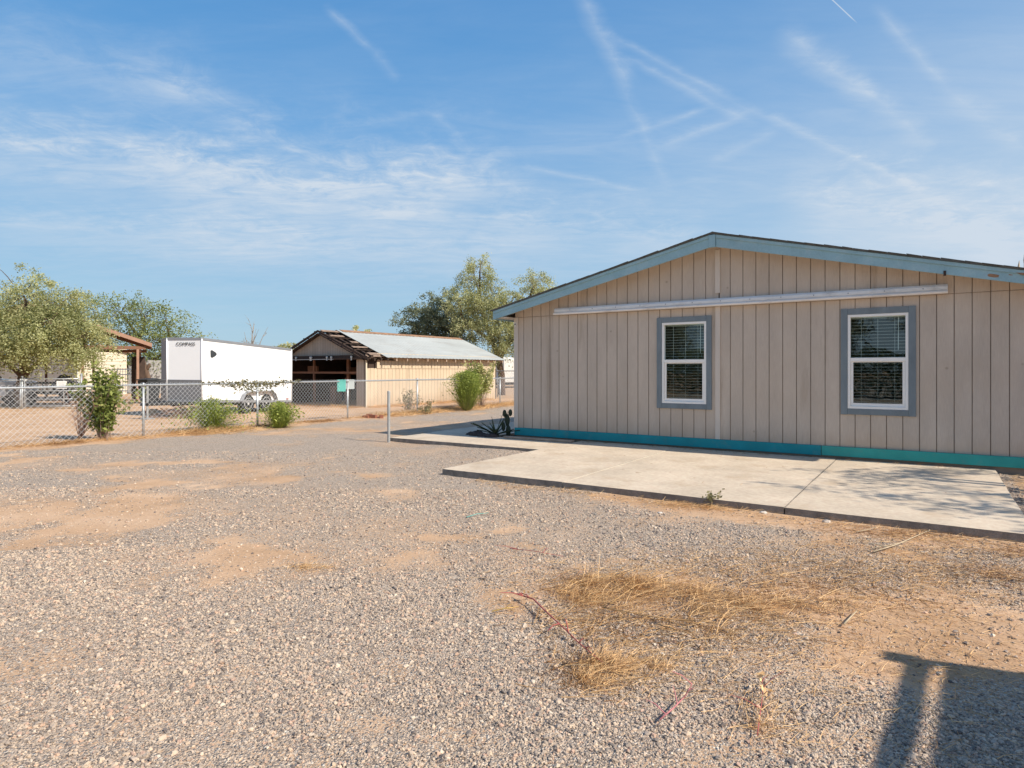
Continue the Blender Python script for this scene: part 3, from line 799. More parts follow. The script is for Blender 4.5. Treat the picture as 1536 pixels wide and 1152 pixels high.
# right long wall (faces +x): two courses with a lap line
board_wall(f1, g1, 0.02, SD, None, -.05, lambda t: 1.50, 'y', .2, .012, 0.0, .008, -1)
merge('side_wall', [(f1, M['shedtan']), (g1, M['groove'])], shed)
f1 = MB(); g1 = MB()
board_wall(f1, g1, .55, SD, None, 1.485, lambda t: SE+.06, 'y', .2, .012, 0.022, .008, -1)
f1.quad((.001, .55, 1.485), (.022, .55, 1.485), (.022, SD, 1.485), (.001, SD, 1.485))
merge('upper_side_wall', [(f1, M['shedtan']), (g1, M['groove'])], shed)
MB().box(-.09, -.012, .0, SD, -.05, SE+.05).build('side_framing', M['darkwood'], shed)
f1 = MB(); g1 = MB()
board_wall(f1, g1, -SW, 0, None, 2.0, lambda x: szt(x)-.10, 'x', .1, .008, 0.0, .006, -1)
merge('gable', [(f1, M['shedshade']), (g1, M['groove'])], shed)
MB().prism([(-SW, 2.0), (0, 2.0), (0, szt(0)-.1), (srx, SRZ-.1), (-SW, szt(-SW)-.1)], .012, .05, 'y').build('gable_backing', M['darkwood'], shed)
f1 = MB(); g1 = MB(); board_wall(f1, g1, -.52, -.001, None, -.05, lambda x: 1.86, 'x', .13, .01, 0.0, .006, -1)
merge('door_jamb', [(f1, M['shedshade']), (g1, M['groove'])], shed)
MB().box(-.52, -.1, .012, .06, -.05, 1.9).build('jamb_framing', M['darkwood'], shed)
MB().box(-.004, .035, -.03, .03, -.05, 1.98).build('corner_board', M['cream'], shed, bevel=.003)
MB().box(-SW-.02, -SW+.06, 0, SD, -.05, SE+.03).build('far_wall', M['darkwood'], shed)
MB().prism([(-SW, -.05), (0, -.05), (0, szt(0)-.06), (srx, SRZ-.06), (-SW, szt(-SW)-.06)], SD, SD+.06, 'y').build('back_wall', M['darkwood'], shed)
tk = MB(); tk.box(-SW-.1, .42, -.14, -.02, 1.87, 2.0); tk.box(-SW-.1, .40, -.20, -.14, 1.83, 1.9); tk.build('door_track', M['darkwood'], shed, bevel=.004)
hg = MB()
for x in (-3.9, -3.0, -2.95, -2.0, -1.75, -.6):
    hg.box(x, x+.05, -.22, -.2, 1.80, 1.95); hg.lathe((x+.02, -.2, 1.93), [(.015, -.03), (.045, -.02), (.045, .02), (.015, .03)], 10, 'y')
hg.box(-4.6, -1.6, -.215, -.205, 1.84, 1.86)
hg.build('track_hangers', M['greyplastic'], shed)
# things inside the open front
ins = MB(); ins.box(-4.8, -.7, 3.2, 3.28, 1.2, 1.26); ins.box(-4.8, -.7, 3.2, 3.26, .6, .65); ins.box(-1.3, -1.2, 1.5, 1.6, 0, 1.95); ins.box(-3.4, -3.3, 3.0, 3.1, 0, 1.95)
ins.box(-4.6, -3.7, 3.15, 3.2, 1.3, 1.55); ins.box(-3.9, -3.5, 3.15, 3.2, 1.3, 1.6)
ins.box(-4.85, -.55, .35, .40, 1.28, 1.36); ins.box(-3.5, -3.42, .35, .42, 0, 1.9); ins.box(-1.75, -1.62, .6, .7, 0, 1.9); ins.box(-4.4, -3.8, .8, .9, 1.36, 1.6); ins.box(-3.1, -2.7, .9, 1.2, 0, .75); ins.box(-2.3, -2.2, 1.0, 1.05, 0, 1.1)
ins.build('inside_shelving', M['brownwood'], shed)
# roof: rafters bare at the front, metal sheets behind
ra = MB()
for y in (-.25, .1, .45, .8):
    for sgn in (-1, 1):
        xe = srx+sgn*(SW/2+.35)
        ra.prism([(srx, SRZ-.10), (srx, SRZ-.02), (xe, szt(xe)-.02), (xe, szt(xe)-.12)], y, y+.06, 'y')
for sgn in (-1, 1):
    for q in (.06, .3, .52, .74, .96):
        x = srx+sgn*(SW/2+.3)*q
        ra.box(x-.045, x+.045, -.24, 1.05, szt(x)-.018, szt(x)+.012)
ra.build('rafters', M['darkwood'], shed)
M['oldboard'] = surf('weathered_board', (.27, .19, .14), .9, .3, 6, (1,1,1), .3, 40)
for (q, y0, y1, w_) in ((.25, -.2, .5, .12), (.47, .3, 1.0, .14), (.66, -.1, .7, .12), (.90, .1, 1.1, .2), (.98, -.22, .5, .14), (.06, -.2, .9, .16)):
    od = MB(); x = srx+(SW/2+.3)*q
    od.prism([(x-w_/2, szt(x-w_/2)+.016), (x+w_/2, szt(x+w_/2)+.016), (x+w_/2, szt(x+w_/2)+.032), (x-w_/2, szt(x-w_/2)+.032)], y0, min(y1, .68), 'y'); od.build('loose_roof_board', M['oldboard'], shed)
cb_ = MB()  # dark panel added under the rafters to keep sun out of the shed
for sgn in (-1, 1):
    xe = srx+sgn*(SW/2+.1)
    cb_.prism([(srx, SRZ-.17), (srx, SRZ-.14), (xe, szt(xe)-.17), (xe, szt(xe)-.20)], -.24, 1.6, 'y')
cb_.build('sun_blocking_boards', M['darkwood'], shed)
rs = MB()
def corr(y0, y1, sgn, x_in, x_out, dz=0.03):
    n = int((y1-y0)/.075); ys = np.linspace(y0, y1, n)
    for i in range(n-1):
        za, zb = (.012 if i % 3 == 0 else 0), (.012 if (i+1) % 3 == 0 else 0)
        rs.quad((x_in, ys[i], szt(x_in)+dz+za), (x_in, ys[i+1], szt(x_in)+dz+zb), (x_out, ys[i+1], szt(x_out)+dz+zb), (x_out, ys[i], szt(x_out)+dz+za))
        rs.quad((x_in, ys[i], szt(x_in)+dz+za-.008), (x_in, ys[i+1], szt(x_in)+dz+zb-.008), (x_out, ys[i+1], szt(x_out)+dz+zb-.008), (x_out, ys[i], szt(x_out)+dz+za-.008))
corr(.72, SD+.35, 1, srx, srx+SW/2+.38); corr(.72, SD+.35, -1, srx, srx-SW/2-.38)
rs.build('roof_sheets', M['rooftin'], shed)
rc = MB(); rc.prism([(srx-.22, szt(srx-.22)+.046), (srx, SRZ+.05), (srx+.22, szt(srx+.22)+.046), (srx+.22, szt(srx+.22)+.052), (srx, SRZ+.058), (srx-.22, szt(srx-.22)+.052)], .9, SD+.35, 'y')
rc.build('ridge_cap', M['rust'], shed)
for y in np.arange(1.3, SD+.3, .62):
    tl = MB(); x = 0.24; tl.prism([(x-.3, szt(x-.3)-.12), (x+.1, szt(x+.1)-.12), (x+.1, szt(x+.1)+.02), (x-.3, szt(x-.3)+.02)], y, y+.05, 'y')
    tl.build('rafter_tail', M['fadewood'], shed)

# ------------------------------------------------------------------ white enclosed trailer
FR = np.array([-9.31, 19.0]); td = np.array([1.30, 4.0]); TL = float(np.linalg.norm(td)); td = td/TL
trl = empty('cargo_trailer', (FR[0], FR[1], 0), math.atan2(td[1], td[0])-math.pi/2, 'white enclosed cargo trailer with a V nose parked behind the fence', 'trailer')
# local: y back along the side, x to the right; right front corner at the origin; nose up a little
NOSE = .27; TW = 1.66; TX = -1.04; ZF0, ZF1 = .50, 2.36; tilt = -.19/TL
def tz(z, y): return z+tilt*y
fp = [(0, 0), (TX, -NOSE), (-TW, .1), (-TW, TL), (0, TL)]
def shell(fp, z0, z1, name, mat, parent, bevel=0.0):
    mb = MB(); n = len(fp)
    mb.v += [(x, y, tz(z0, y)) for x, y in fp]+[(x, y, tz(z1, y)) for x, y in fp]
    mb.f.append(tuple(range(n-1, -1, -1))); mb.f.append(tuple(range(n, 2*n)))
    for i in range(n): mb.f.append((i, (i+1) % n, n+(i+1) % n, n+i))
    return mb.build(name, mat, parent, bevel=bevel)
body = shell(fp, ZF0, ZF1, 'body', M['trailer'], trl, .015)
gfp = lambda e: [(e, -e*.2), (TX, -NOSE-e*1.15), (-TW-e, .1-e*.2), (-TW-e, TL+e), (e, TL+e)]
shell(gfp(.015), ZF1-.05, ZF1+.03, 'roof_trim', M['greytrim'], trl, .006)
shell(gfp(.012), ZF0-.06, ZF0+.02, 'bottom_rail', M['greytrim'], trl, .004)
# stone guard on the nose
sgd = MB(); e = .012; z0, z1 = ZF0+.02, ZF0+.62
for (xa, ya), (xb, yb) in (((0, -.0), (TX, -NOSE)), ((TX, -NOSE), (-TW, .1))):
    nx_, ny_ = (yb-ya), -(xb-xa); l_ = math.hypot(nx_, ny_); nx_, ny_ = nx_/l_, ny_/l_
    if ny_ > 0: nx_, ny_ = -nx_, -ny_
    v = [(xa+nx_*.002, ya+ny_*.002), (xb+nx_*.002, yb+ny_*.002), (xb+nx_*e, yb+ny_*e), (xa+nx_*e, ya+ny_*e)]
    n = len(sgd.v)
    sgd.v += [(x, y, tz(z0, y)) for x, y in v]+[(x, y, tz(z1, y)) for x, y in v]
    sgd.f += [(n,n+1,n+2,n+3),(n+4,n+5,n+6,n+7),(n,n+1,n+5,n+4),(n+1,n+2,n+6,n+5),(n+2,n+3,n+7,n+6),(n+3,n,n+4,n+7)]
M['guard'] = surf('grey_stone_guard', (.22, .225, .235), .45, .25, 60, metal=.5, bump=.6, bscale=70)
sgd.build('stone_guard', M['guard'], trl)
# grey panel on the far nose face
npn = MB(); dx_, dy_ = -TW-TX, .1+NOSE; l_ = math.hypot(dx_, dy_); ox, oy = -dy_/l_*-1, dx_/l_
if oy > 0: ox, oy = -ox, -oy
vv = [(TX+ox*.002, -NOSE+oy*.002), (-TW+ox*.002, .1+oy*.002), (-TW+ox*.009, .1+oy*.009), (TX+ox*.009, -NOSE+oy*.009)]
npn.v += [(x, y, tz(ZF0+.63, y)) for x, y in vv]+[(x, y, tz(ZF1-.06, y)) for x, y in vv]
npn.f += [(0,1,2,3),(4,5,6,7),(0,1,5,4),(1,2,6,5),(2,3,7,6),(3,0,4,7)]
npn.build('nose_panel', surf('grey_panel', (.26, .255, .265), .5, .06, 3), trl)
# corner trims
for x, y in ((.004, .0), (.004, TL), (TX, -NOSE-.005)):
    MB().tube([(x, y, tz(ZF0-.02, y)), (x, y, tz(ZF1, y))], .022, 8).build('corner_moulding', M['trailer'], trl, smooth=True)
# lettering on the right nose face
nx_, ny_ = -.50, TW/2
ang_face = math.atan2(NOSE, -TX)     # face runs from tip (-TW/2,-.5) to (0,0)
mid = (TX*.46, -NOSE*.46)
mt = Matrix.Translation((mid[0]+.010, mid[1]-.016, tz(ZF1-.17, mid[1]))) @ Matrix.Rotation(ang_face, 4, 'Z') @ Matrix.Rotation(R(90), 4, 'X')
text_mesh('lettering', 'COMPASS', .135, M['black'], trl, mt, .002, False)
# shield emblem on the side
em = MB(); poly = [(.34, 2.03), (.40, 2.05), (.55, 1.99), (.60, 1.94), (.55, 1.88), (.41, 1.81), (.35, 1.83)]
em.prism([(a, tz(b, a)) for a, b in poly], .004, .010, 'x'); em.build('emblem', M['dkplastic'], trl)
# wheels
def wheel(y, parent, x=-.10, r=.315, w=.21, nm='wheel'):
    t = MB(); t.lathe((x, y, r), [(r*.62, -w/2), (r*.9, -w/2), (r, -w*.32), (r, w*.32), (r*.9, w/2), (r*.62, w/2)], 28, 'x')
    wh = t.build(nm, M['tyre'], parent, smooth=False, bevel=.004)
    q = MB(); q.lathe((x, y, r), [(r*.60, w*.18), (r*.60, w*.50), (r*.55, w*.52), (r*.50, w*.36), (r*.26, w*.34), (r*.22, w*.48), (r*.08, w*.52)], 28, 'x')
    h = MB()
    for k in range(8):
        a = 2*math.pi*k/8
        h.lathe((x+w*.345, y+math.cos(a)*r*.39, r+math.sin(a)*r*.39), [(r*.055, 0), (r*.055, .006)], 8, 'x')
    merge('rim', [(q, M['rimw']), (h, M['black'])], wh)
    return wh
WY = (.472*TL, .68*TL)
for y in WY: wheel(y, trl)
fn = MB(); pr = []
y0, y1 = WY[0]-.42, WY[1]+.42
prof = [(y0, .42), (y0+.12, .62), (WY[0]-.1, .72), (WY[1]+.1, .72), (y1-.12, .62), (y1, .40)]
for (a, za), (b, zb) in zip(prof[:-1], prof[1:]):
    n = len(fn.v)
    for dx in (.0, .16):
        fn.v += [(dx, a, za), (dx, b, zb), (dx, b, zb-.02), (dx, a, za-.02)]
    fn.f += [(n,n+1,n+5,n+4),(n+3,n+7,n+6,n+2),(n,n+4,n+7,n+3),(n+1,n+2,n+6,n+5),(n+4,n+5,n+6,n+7)]
fn.build('fender', M['greytrim'], trl)
ax = MB(); 
for y in WY: ax.box(-TW+.1, -.1, y-.05, y+.05, .26, .36)
ax.box(-.35, -.25, .2, TL-.1, .30, .42); ax.box(-TW+.25, -TW+.35, .2, TL-.1, .30, .42); ax.build('chassis', M['black'], trl)
tg = MB(); tg.box(-TW/2-.06, -TW/2+.06, -1.35, 0, .40, .48); tg.tube([(-.2, .1, .42), (-TW/2, -1.2, .44)], .05, 6); tg.tube([(-TW+.2, .1, .42), (-TW/2, -1.2, .44)], .05, 6); tg.build('tongue', M['black'], trl)
jk = MB(); jk.tube([(-TW/2, -1.15, .03), (-TW/2, -1.15, .95)], .03, 8); jk.box(-TW/2-.12, -TW/2+.12, -1.28, -1.02, 0, .04); jk.build('jack', M['galv'], trl)
ml = MB(); ml.box(.002, .03, .35, .43, tz(ZF0+.05, .4), tz(ZF0+.09, .4)); ml.build('marker_lamp', M['sack'], trl)
MB().box(.002, .03, TL-.3, TL-.2, tz(ZF0+.06, TL), tz(ZF0+.1, TL)).build('marker_lamp', M['redstem'], trl)

# ------------------------------------------------------------------ neighbour's carport, long building and yard things
CT = np.array([-16.2, 28.5])
CA = R(29.6)
cp = empty('carport', (CT[0], CT[1], 0), CA, 'brown gabled carport on wooden posts left of the white trailer', 'carport')
# local: x negative to the left, y back
CHW = 4.4; CE = 2.55; CS = .37
def czt(x): return CE+CS*(CHW-abs(x+CHW))
rb = MB()
for sgn in (-1, 1):
    xe = -CHW+sgn*CHW
    rb.prism([(-CHW, czt(-CHW)), (-CHW, czt(-CHW)+.05), (xe, CE+.05), (xe, CE)], -.05, 6.0, 'y')
rb.build('roof', M['brownwood'], cp)
M['cpfascia'] = surf('faded_brown_fascia', (.40, .235, .165), .7, .15, 4)
for sgn in (-1, 1):
    xe = -CHW+sgn*CHW; fb = MB()
    fb.prism([(-CHW, czt(-CHW)-.10), (-CHW, czt(-CHW)+.08), (xe, CE+.08), (xe, CE-.09)], -.10, -.06, 'y')
    fb.build('rake_fascia', M['cpfascia'], cp)
MB().box(-2*CHW+.3, -.25, .02, .12, CE-.20, CE-.06).build('tie_beam', M['brownwood'], cp)
MB().box(-2*CHW+.3, -.25, 5.8, 5.9, CE-.20, CE-.06).build('tie_beam', M['brownwood'], cp)
MB().box(-.60, -.48, .13, 5.79, CE-.20, CE-.06).build('eave_beam', M['brownwood'], cp)
MB().box(-2*CHW+.48, -2*CHW+.60, .13, 5.79, CE-.20, CE-.06).build('eave_beam', M['brownwood'], cp)
for y in np.arange(.8, 5.7, .8):
    for sgn in (-1, 1):
        xe = -CHW+sgn*(CHW-.05); rm = MB()
        rm.prism([(-CHW, czt(-CHW)-.15), (-CHW, czt(-CHW)-.01), (xe, CE-.0), (xe, CE-.05)], y, y+.05, 'y'); rm.build('rafter', M['brownwood'], cp)
for x in (-.55, -2.6, -4.55, -6.6, -8.2):
    pm = MB(); pm.box(x-.05, x+.05, .01, .11, -.1, CE-.20); pm.build('post', M['cpfascia'], cp, bevel=.004)
    pm = MB(); pm.box(x-.05, x+.05, 5.78, 5.88, -.1, CE-.20); pm.build('post', M['brownwood'], cp, bevel=.004)
def lap_wall(mb, x0, x1, z0, zf, plane, axis, step=.2, out=1):
    z = z0
    while z < zf(x0) or z < zf(x1):
        za, zb = z, z+step
        a, b = min(zb, zf(x0)), min(zb, zf(x1))
        if axis == 'x': mb.quad((x0, plane-.02*out, za), (x1, plane-.02*out, za), (x1, plane, b), (x0, plane, a)); mb.quad((x0, plane-.02*out, za), (x1, plane-.02*out, za), (x1, plane+.001, za), (x0, plane+.001, za))
        else: mb.quad((plane+.02*out, x0, za), (plane+.02*out, x1, za), (plane, x1, b), (plane, x0, a)); mb.quad((plane+.02*out, x0, za), (plane+.02*out, x1, za), (plane-.001, x1, za), (plane-.001, x0, za))
        z = zb
NB = np.array([-24.6, 35.9])
nb = empty('outbuilding', (NB[0], NB[1], 0), HANG, 'long cream lap sided building behind the carport and olive tree', 'building')
lf = MB(); lap_wall(lf, -15, 0, -.05, lambda x: 2.45, 0, 'x'); lf.build('front_wall', M['cream'], nb)
DW = 2.6
lf = MB()
gz = lambda y: 2.5+.32*(1-abs(y-DW*.4)/(DW*.6))
lap_wall(lf, .0, DW*.4, -.05, gz, 0, 'y'); lap_wall(lf, DW*.4, DW, -.05, gz, 0, 'y'); lf.build('gable_wall', M['cream'], nb)
MB().box(-15, -.03, .03, DW-.03, -.05, 2.4).build('inner_walls', M['inside'], nb)
rr = MB(); rr.prism([(-.25, 2.46), (DW*.4, 2.86), (DW+.2, 2.44), (DW+.2, 2.5), (DW*.4, 2.93), (-.25, 2.52)], -15.2, .2, 'x'); rr.build('roof', M['fadewood'], nb)
cb = MB(); cb.box(-.04, .03, -.035, .0, -.05, 2.45); cb.build('corner_board', M['vinyl'], nb)

def tree_pt(px, Y): return ((px-CX)/F*Y, Y)
# dark tall cabinet and wheelie bin by the carport post
x, y = tree_pt(201, 29.6)
cbn = empty('tall_cabinet', (x, y, 0), HANG, 'tall dark brown cabinet beside the right carport post', 'cabinet')
MB().box(-.22, .22, 0, .4, .05, 2.0).build('body', M['darkwood'], cbn, bevel=.01)
MB().box(-.20, -.005, -.022, -.002, .12, 1.95).build('door', M['darkwood'], cbn, bevel=.004); MB().box(.005, .20, -.022, -.002, .12, 1.95).build('door', M['darkwood'], cbn, bevel=.004)
MB().box(-.24, .24, -.03, .42, 2.003, 2.05).build('top_board', M['darkwood'], cbn)
x, y = tree_pt(224, 27.2)
bn = empty('wheelie_bin', (x, y, 0), R(-20), 'dark grey wheeled rubbish bin in front of the carport', 'bin')
b = MB(); b.v += [(-.24,-.25,.06),(.24,-.25,.06),(.24,.25,.06),(-.24,.25,.06),(-.30,-.34,.98),(.30,-.34,.98),(.30,.34,.98),(-.30,.34,.98)]; b.f += [(0,3,2,1),(4,5,6,7),(0,1,5,4),(1,2,6,5),(2,3,7,6),(3,0,4,7)]; b.build('body', M['dkplastic'], bn, bevel=.02)
MB().prism([(-.36, .985), (.36, .985), (.36, 1.03), (.1, 1.08), (-.36, 1.03)], -.32, .32, 'x').build('lid', M['dkplastic'], bn, bevel=.01)
for sx in (-.27, .27): MB().lathe((sx, .27, .11), [(.05, -.03), (.11, -.03), (.11, .03), (.05, .03)], 16, 'x').build('wheel', M['tyre'], bn)
# leaning log
x, y = tree_pt(222, 30.5)
lg = MB(); lg.tube([(.25, 0, .0), (.12, 0, .6), (-.05, .0, 1.15), (-.2, .02, 1.55), (-.3, .05, 1.9)], [.17, .16, .14, .15, .12], 10); lg.tube([(-.12, 0, 1.35), (.02, .03, 1.62), (.06, .05, 1.75)], [.09, .07, .05], 8)
tag(lg.build('tree_stump', M['bark'], None, True, loc=(x, y, 0)), 'leaning dark brown dead trunk behind the wheelie bin', 'tree trunk')
# pale board fence far behind
x, y = tree_pt(232, 39)
pf = empty('board_fence', (x, y, 0), 0, 'pale board fence showing between the carport and the white trailer', 'fence')
mb = MB(); r = random.Random(4)
for k in range(28): mb.box(-1.6+k*.155, -1.6+k*.155+.148, -.012, .012, .04, 2.05+r.uniform(-.02, .02))
mb.build('boards', M['palepanel'], pf); MB().box(-1.6, 2.7, .013, .06, .5, .6).build('rail', M['fadewood'], pf); MB().box(-1.6, 2.7, .013, .06, 1.5, 1.6).build('rail', M['fadewood'], pf)
x, y = tree_pt(188, 37)
pk = empty('picket_gate', (x, y, 0), 0, 'grey barred metal gate behind the leafy shrub', 'gate')
mb = MB()
for k in range(11): mb.tube([(-.75+k*.15, 0, .1), (-.75+k*.15, 0, 1.55)], .018, 6)
mb.build('bars', M['greytrim'], pk)
for z in (.2, 1.15, 1.45): MB().box(-.8, .8, -.02, .02, z, z+.05).build('rail', M['greytrim'], pk)
# utility trailer with a black tarp bundle, behind the pipe gate
x, y = tree_pt(95, 26.5)
ut = empty('utility_trailer', (x, y, 0), R(-8), 'low flat utility trailer behind the pipe gate', 'trailer')
mb = MB(); mb.box(-2.4, 1.0, -.75, .75, .50, .58); mb.build('deck', M['fadewood'], ut)
mb = MB()
for yy in (-.78, .78):
    mb.box(-2.4, 1.0, yy-.025, yy+.025, .44, .60); mb.box(-2.4, 1.0, yy-.02, yy+.02, .86, .92)
    for xx in (-2.38, -1.3, -.2, .97): mb.box(xx-.02, xx+.02, yy-.02, yy+.02, .6, .88)
mb.build('side_rails', M['black'], ut)
mb = MB(); mb.box(1.0, 2.1, -.05, .05, .44, .52); mb.build('drawbar', M['black'], ut)
for yy in (-.88, .88):
    t = MB(); t.lathe((-.7, yy, .31), [(.18, -.09), (.28, -.09), (.31, -.05), (.31, .05), (.28, .09), (.18, .09)], 20, 'y'); t = t.build('wheel', M['tyre'], ut)
    q = MB(); q.lathe((-.7, yy, .31), [(.18, -.05), (.18, .05), (.05, .06)], 16, 'y'); q.build('rim', M['rimw'], t)
def lump(name, c, rx, ry, rz, mat, seed, label, cat):
    r = np.random.default_rng(seed); n, m_ = 18, 10; mb = MB()
    for i in range(m_):
        th = math.pi*(i+.02)/(m_-.96)*.5
        for k in range(n):
            a = 2*math.pi*k/n; q = 1+r.normal(0, .07)
            mb.v.append((rx*math.cos(a)*math.cos(math.pi/2-th)*q, ry*math.sin(a)*math.cos(math.pi/2-th)*q, rz*math.sin(math.pi/2-th)*q))
    for i in range(m_-1):
        for k in range(n):
            a = i*n+k; b = i*n+(k+1) % n; mb.f.append((a, b, b+n, a+n))
    mb.f.append(tuple(range(n))); mb.f.append(tuple(range((m_-1)*n, m_*n)))
    return tag(mb.build(name, mat, None, True, loc=c), label, cat)
lump('tarp_bundle', (x+.05, y, .582), .42, .42, .62, M['tarp'], 2, 'rounded black tarp bundle on the utility trailer behind the gate', 'bundle')
lump('tarp_bundle', (x-1.7, y-.1, .582), .55, .45, .30, M['tarp'], 5, 'flat dark tarp bundle on the utility trailer under the olive tree', 'bundle')
# pickup truck, cut by the left frame edge
x, y = tree_pt(34, 25.2)
pu = empty('pickup_truck', (x, y, 0), R(4), 'pale pickup truck at the left edge behind the yard fence', 'pickup')
mb = MB()
prof = [(-.02, .42), (0, .80), (-.06, .98), (-1.2, 1.06), (-1.35, 1.08), (-2.0, 1.62), (-3.1, 1.66), (-3.35, 1.08), (-5.3, 1.06), (-5.32, .45), (-4.75, .45), (-4.65, .72), (-4.15, .72), (-4.05, .42), (-1.35, .42), (-1.25, .72), (-.7, .72), (-.6, .42)]
mb.prism(prof, -.92, .92, 'y'); mb.build('body', M['carwhite'], pu, bevel=.03)
for yy in (-.925, .925):
    g = MB(); a, b_ = (yy, yy+.008) if yy > 0 else (yy-.008, yy)
    g.prism([(-1.5, 1.12), (-2.05, 1.56), (-3.0, 1.58), (-3.15, 1.12)], a, b_, 'y'); g.build('side_window', M['carglass'], pu)
g = MB(); g.v += [(-1.35, -.8, 1.10), (-1.35, .8, 1.10), (-1.97, .72, 1.60), (-1.97, -.72, 1.60)]; g.v += [(p_[0]+.02, p_[1], p_[2]+.02) for p_ in g.v]; g.f += [(0,1,2,3),(4,5,6,7),(0,1,5,4),(1,2,6,5),(2,3,7,6),(3,0,4,7)]; g.build('windscreen', M['carglass'], pu)
for xx in (-.98, -4.4):
    for yy in (-.83, .83):
        t = MB(); t.lathe((xx, yy, .35), [(.2, -.12), (.32, -.12), (.35, -.08), (.35, .08), (.32, .12), (.2, .12)], 24, 'y'); t = t.build('wheel', M['tyre'], pu)
        q = MB(); q.lathe((xx, yy, .35), [(.2, -.10), (.2, .10), (.06, .09)], 20, 'y'); q.build('rim', M['rimw'], t)
MB().box(.0, .08, -.9, .9, .44, .62).build('bumper', M['greytrim'], pu, bevel=.01)
for yy in (-.7, .7): MB().box(-.02, .03, yy-.14, yy+.14, .72, .86).build('headlight', M['vinyl'], pu, bevel=.01)
MB().box(-.01, .025, -.5, .5, .70, .88).build('grille', M['black'], pu)

# ------------------------------------------------------------------ white camper far behind the shed
x, y = tree_pt(752, 52)
cmp_ = empty('camper', (x, y, 0), HANG, 'white camper with blue stripe far behind, right of the shed', 'camper')
MB().prism([(-1.2, .45), (1.1, .45), (1.1, 2.3), (.9, 2.5), (-1.0, 2.5), (-1.2, 2.2)], -1.2, 4.0, 'y').build('body', M['palepanel'], cmp_, bevel=.05)
MB().box(-.9, -.1, -1.225, -1.205, 1.2, 1.9).build('window', M['bluepaint'], cmp_); MB().box(-1.1, 1.0, -1.222, -1.204, .7, .9).build('stripe', M['bluepaint'], cmp_)
for yy in (.8,):
    t = MB(); t.lathe((1.02, yy, .34), [(.2, -.1), (.34, -.1), (.34, .1), (.2, .1)], 20, 'x'); t.build('wheel', M['tyre'], cmp_)
MB().box(-.9, .9, -1.0, 3.8, .25, .45).build('chassis', M['black'], cmp_)
MB().box(-.8, -.7, -1.1, -1.0, -.02, .3).build('leg', M['black'], cmp_)

# ------------------------------------------------------------------ plants
def leaves_at(pts, size, r, aspect=1.8, up=.0):
    """one small quad per point with random orientation"""
    n = len(pts)
    d = r.normal(0, 1, (n, 3)); d[:, 2] *= .8; d /= np.linalg.norm(d, axis=1, keepdims=True)
    e = r.normal(0, 1, (n, 3)); e -= d*(e*d).sum(1, keepdims=True); e /= np.linalg.norm(e, axis=1, keepdims=True)
    s = size*r.uniform(.6, 1.4, (n, 1))
    a = d*s*aspect/2; b = e*s/2
    v = np.stack([pts-a, pts-a*.1+b, pts+a, pts-a*.1-b], 1).reshape(-1, 3)
    f = np.arange(n*4).reshape(-1, 4)
    return v, f
def bez(p0, p1, p2, n=7):
    t = np.linspace(0, 1, n)[:, None]
    return (1-t)**2*p0+2*t*(1-t)*p1+t*t*p2
def make_tree(name, label, loc, trunks, lobes, mat, seed, leaf=.055, per=2600, strand=(.5, .9), droop=.5, bark='bark', group=None, limb_r=.09, density=1.0, nstr=60, twig=True, scale=1.0):
    """trunks: list of point lists; lobes: (x,y,z,rx,ry,rz,weight). Foliage hangs on many thin strands spread through each lobe."""
    r = np.random.default_rng(seed)
    root = empty(name, (loc[0], loc[1], 0), 0, label, 'tree', group)
    root.scale = (scale,)*3
    tb = MB()
    forks = []
    for pts, r0, r1 in trunks:
        pts = [np.array(p, float) for p in pts]
        tb.tube([tuple(p) for p in pts], list(np.linspace(r0, r1, len(pts))), 9)
        forks += pts[max(1, len(pts)//2):]
    P = []; T = []
    for (lx, ly, lz, rx, ry, rz, wgt) in lobes:
        c = np.array([lx, ly, lz]); rad = np.array([rx, ry, rz])
        fk = min(forks, key=lambda p: np.linalg.norm(p-c)+max(0, p[2]-c[2])*2)
        mid = (fk+c)/2+np.array([r.normal(0, .15), r.normal(0, .15), .3])
        tb.tube([tuple(q) for q in bez(fk, mid, c, 6)], list(np.linspace(limb_r, limb_r*.35, 6)), 6)
        lobe_t = r.normal(0, .10)
        ns = int(nstr*wgt)
        for _ in range(ns):
            d = r.normal(0, 1, 3); d /= np.linalg.norm(d)
            q = r.random()**.45
            e = c+d*rad*q*(1+r.normal(0, .10))
            st = c+(e-c)*r.uniform(.1, .4)
            m_ = (st+e)/2+np.array([0, 0, .15*rz])
            if twig and _ % 3 == 0:
                tb.tube([tuple(z_) for z_ in bez(st, m_, e, 4)], list(np.linspace(limb_r*.22, .006, 4)), 4, False)
            ln = r.uniform(*strand)
            out = d*np.array([1, 1, .6]); end = e+out*ln*(1-droop*.5)+np.array([0, 0, -ln*droop])
            k = max(6, int(per*density/ns*wgt))
            t = r.random(k)[:, None]
            mid2 = e+out*ln*.6+np.array([0, 0, ln*.15])
            pos = (1-t)**2*e+2*t*(1-t)*mid2+t*t*end
            pos = pos+r.normal(0, .055+.10*ln, (k, 3))*np.array([1, 1, .7])
            P.append(pos)
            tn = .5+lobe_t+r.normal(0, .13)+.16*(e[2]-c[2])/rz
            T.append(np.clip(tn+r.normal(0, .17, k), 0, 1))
    P = np.concatenate(P); T = np.concatenate(T)
    v, f = leaves_at(P, leaf, r)
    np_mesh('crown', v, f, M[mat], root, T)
    tb.build('trunk', M[bark], root, smooth=True)
    return root

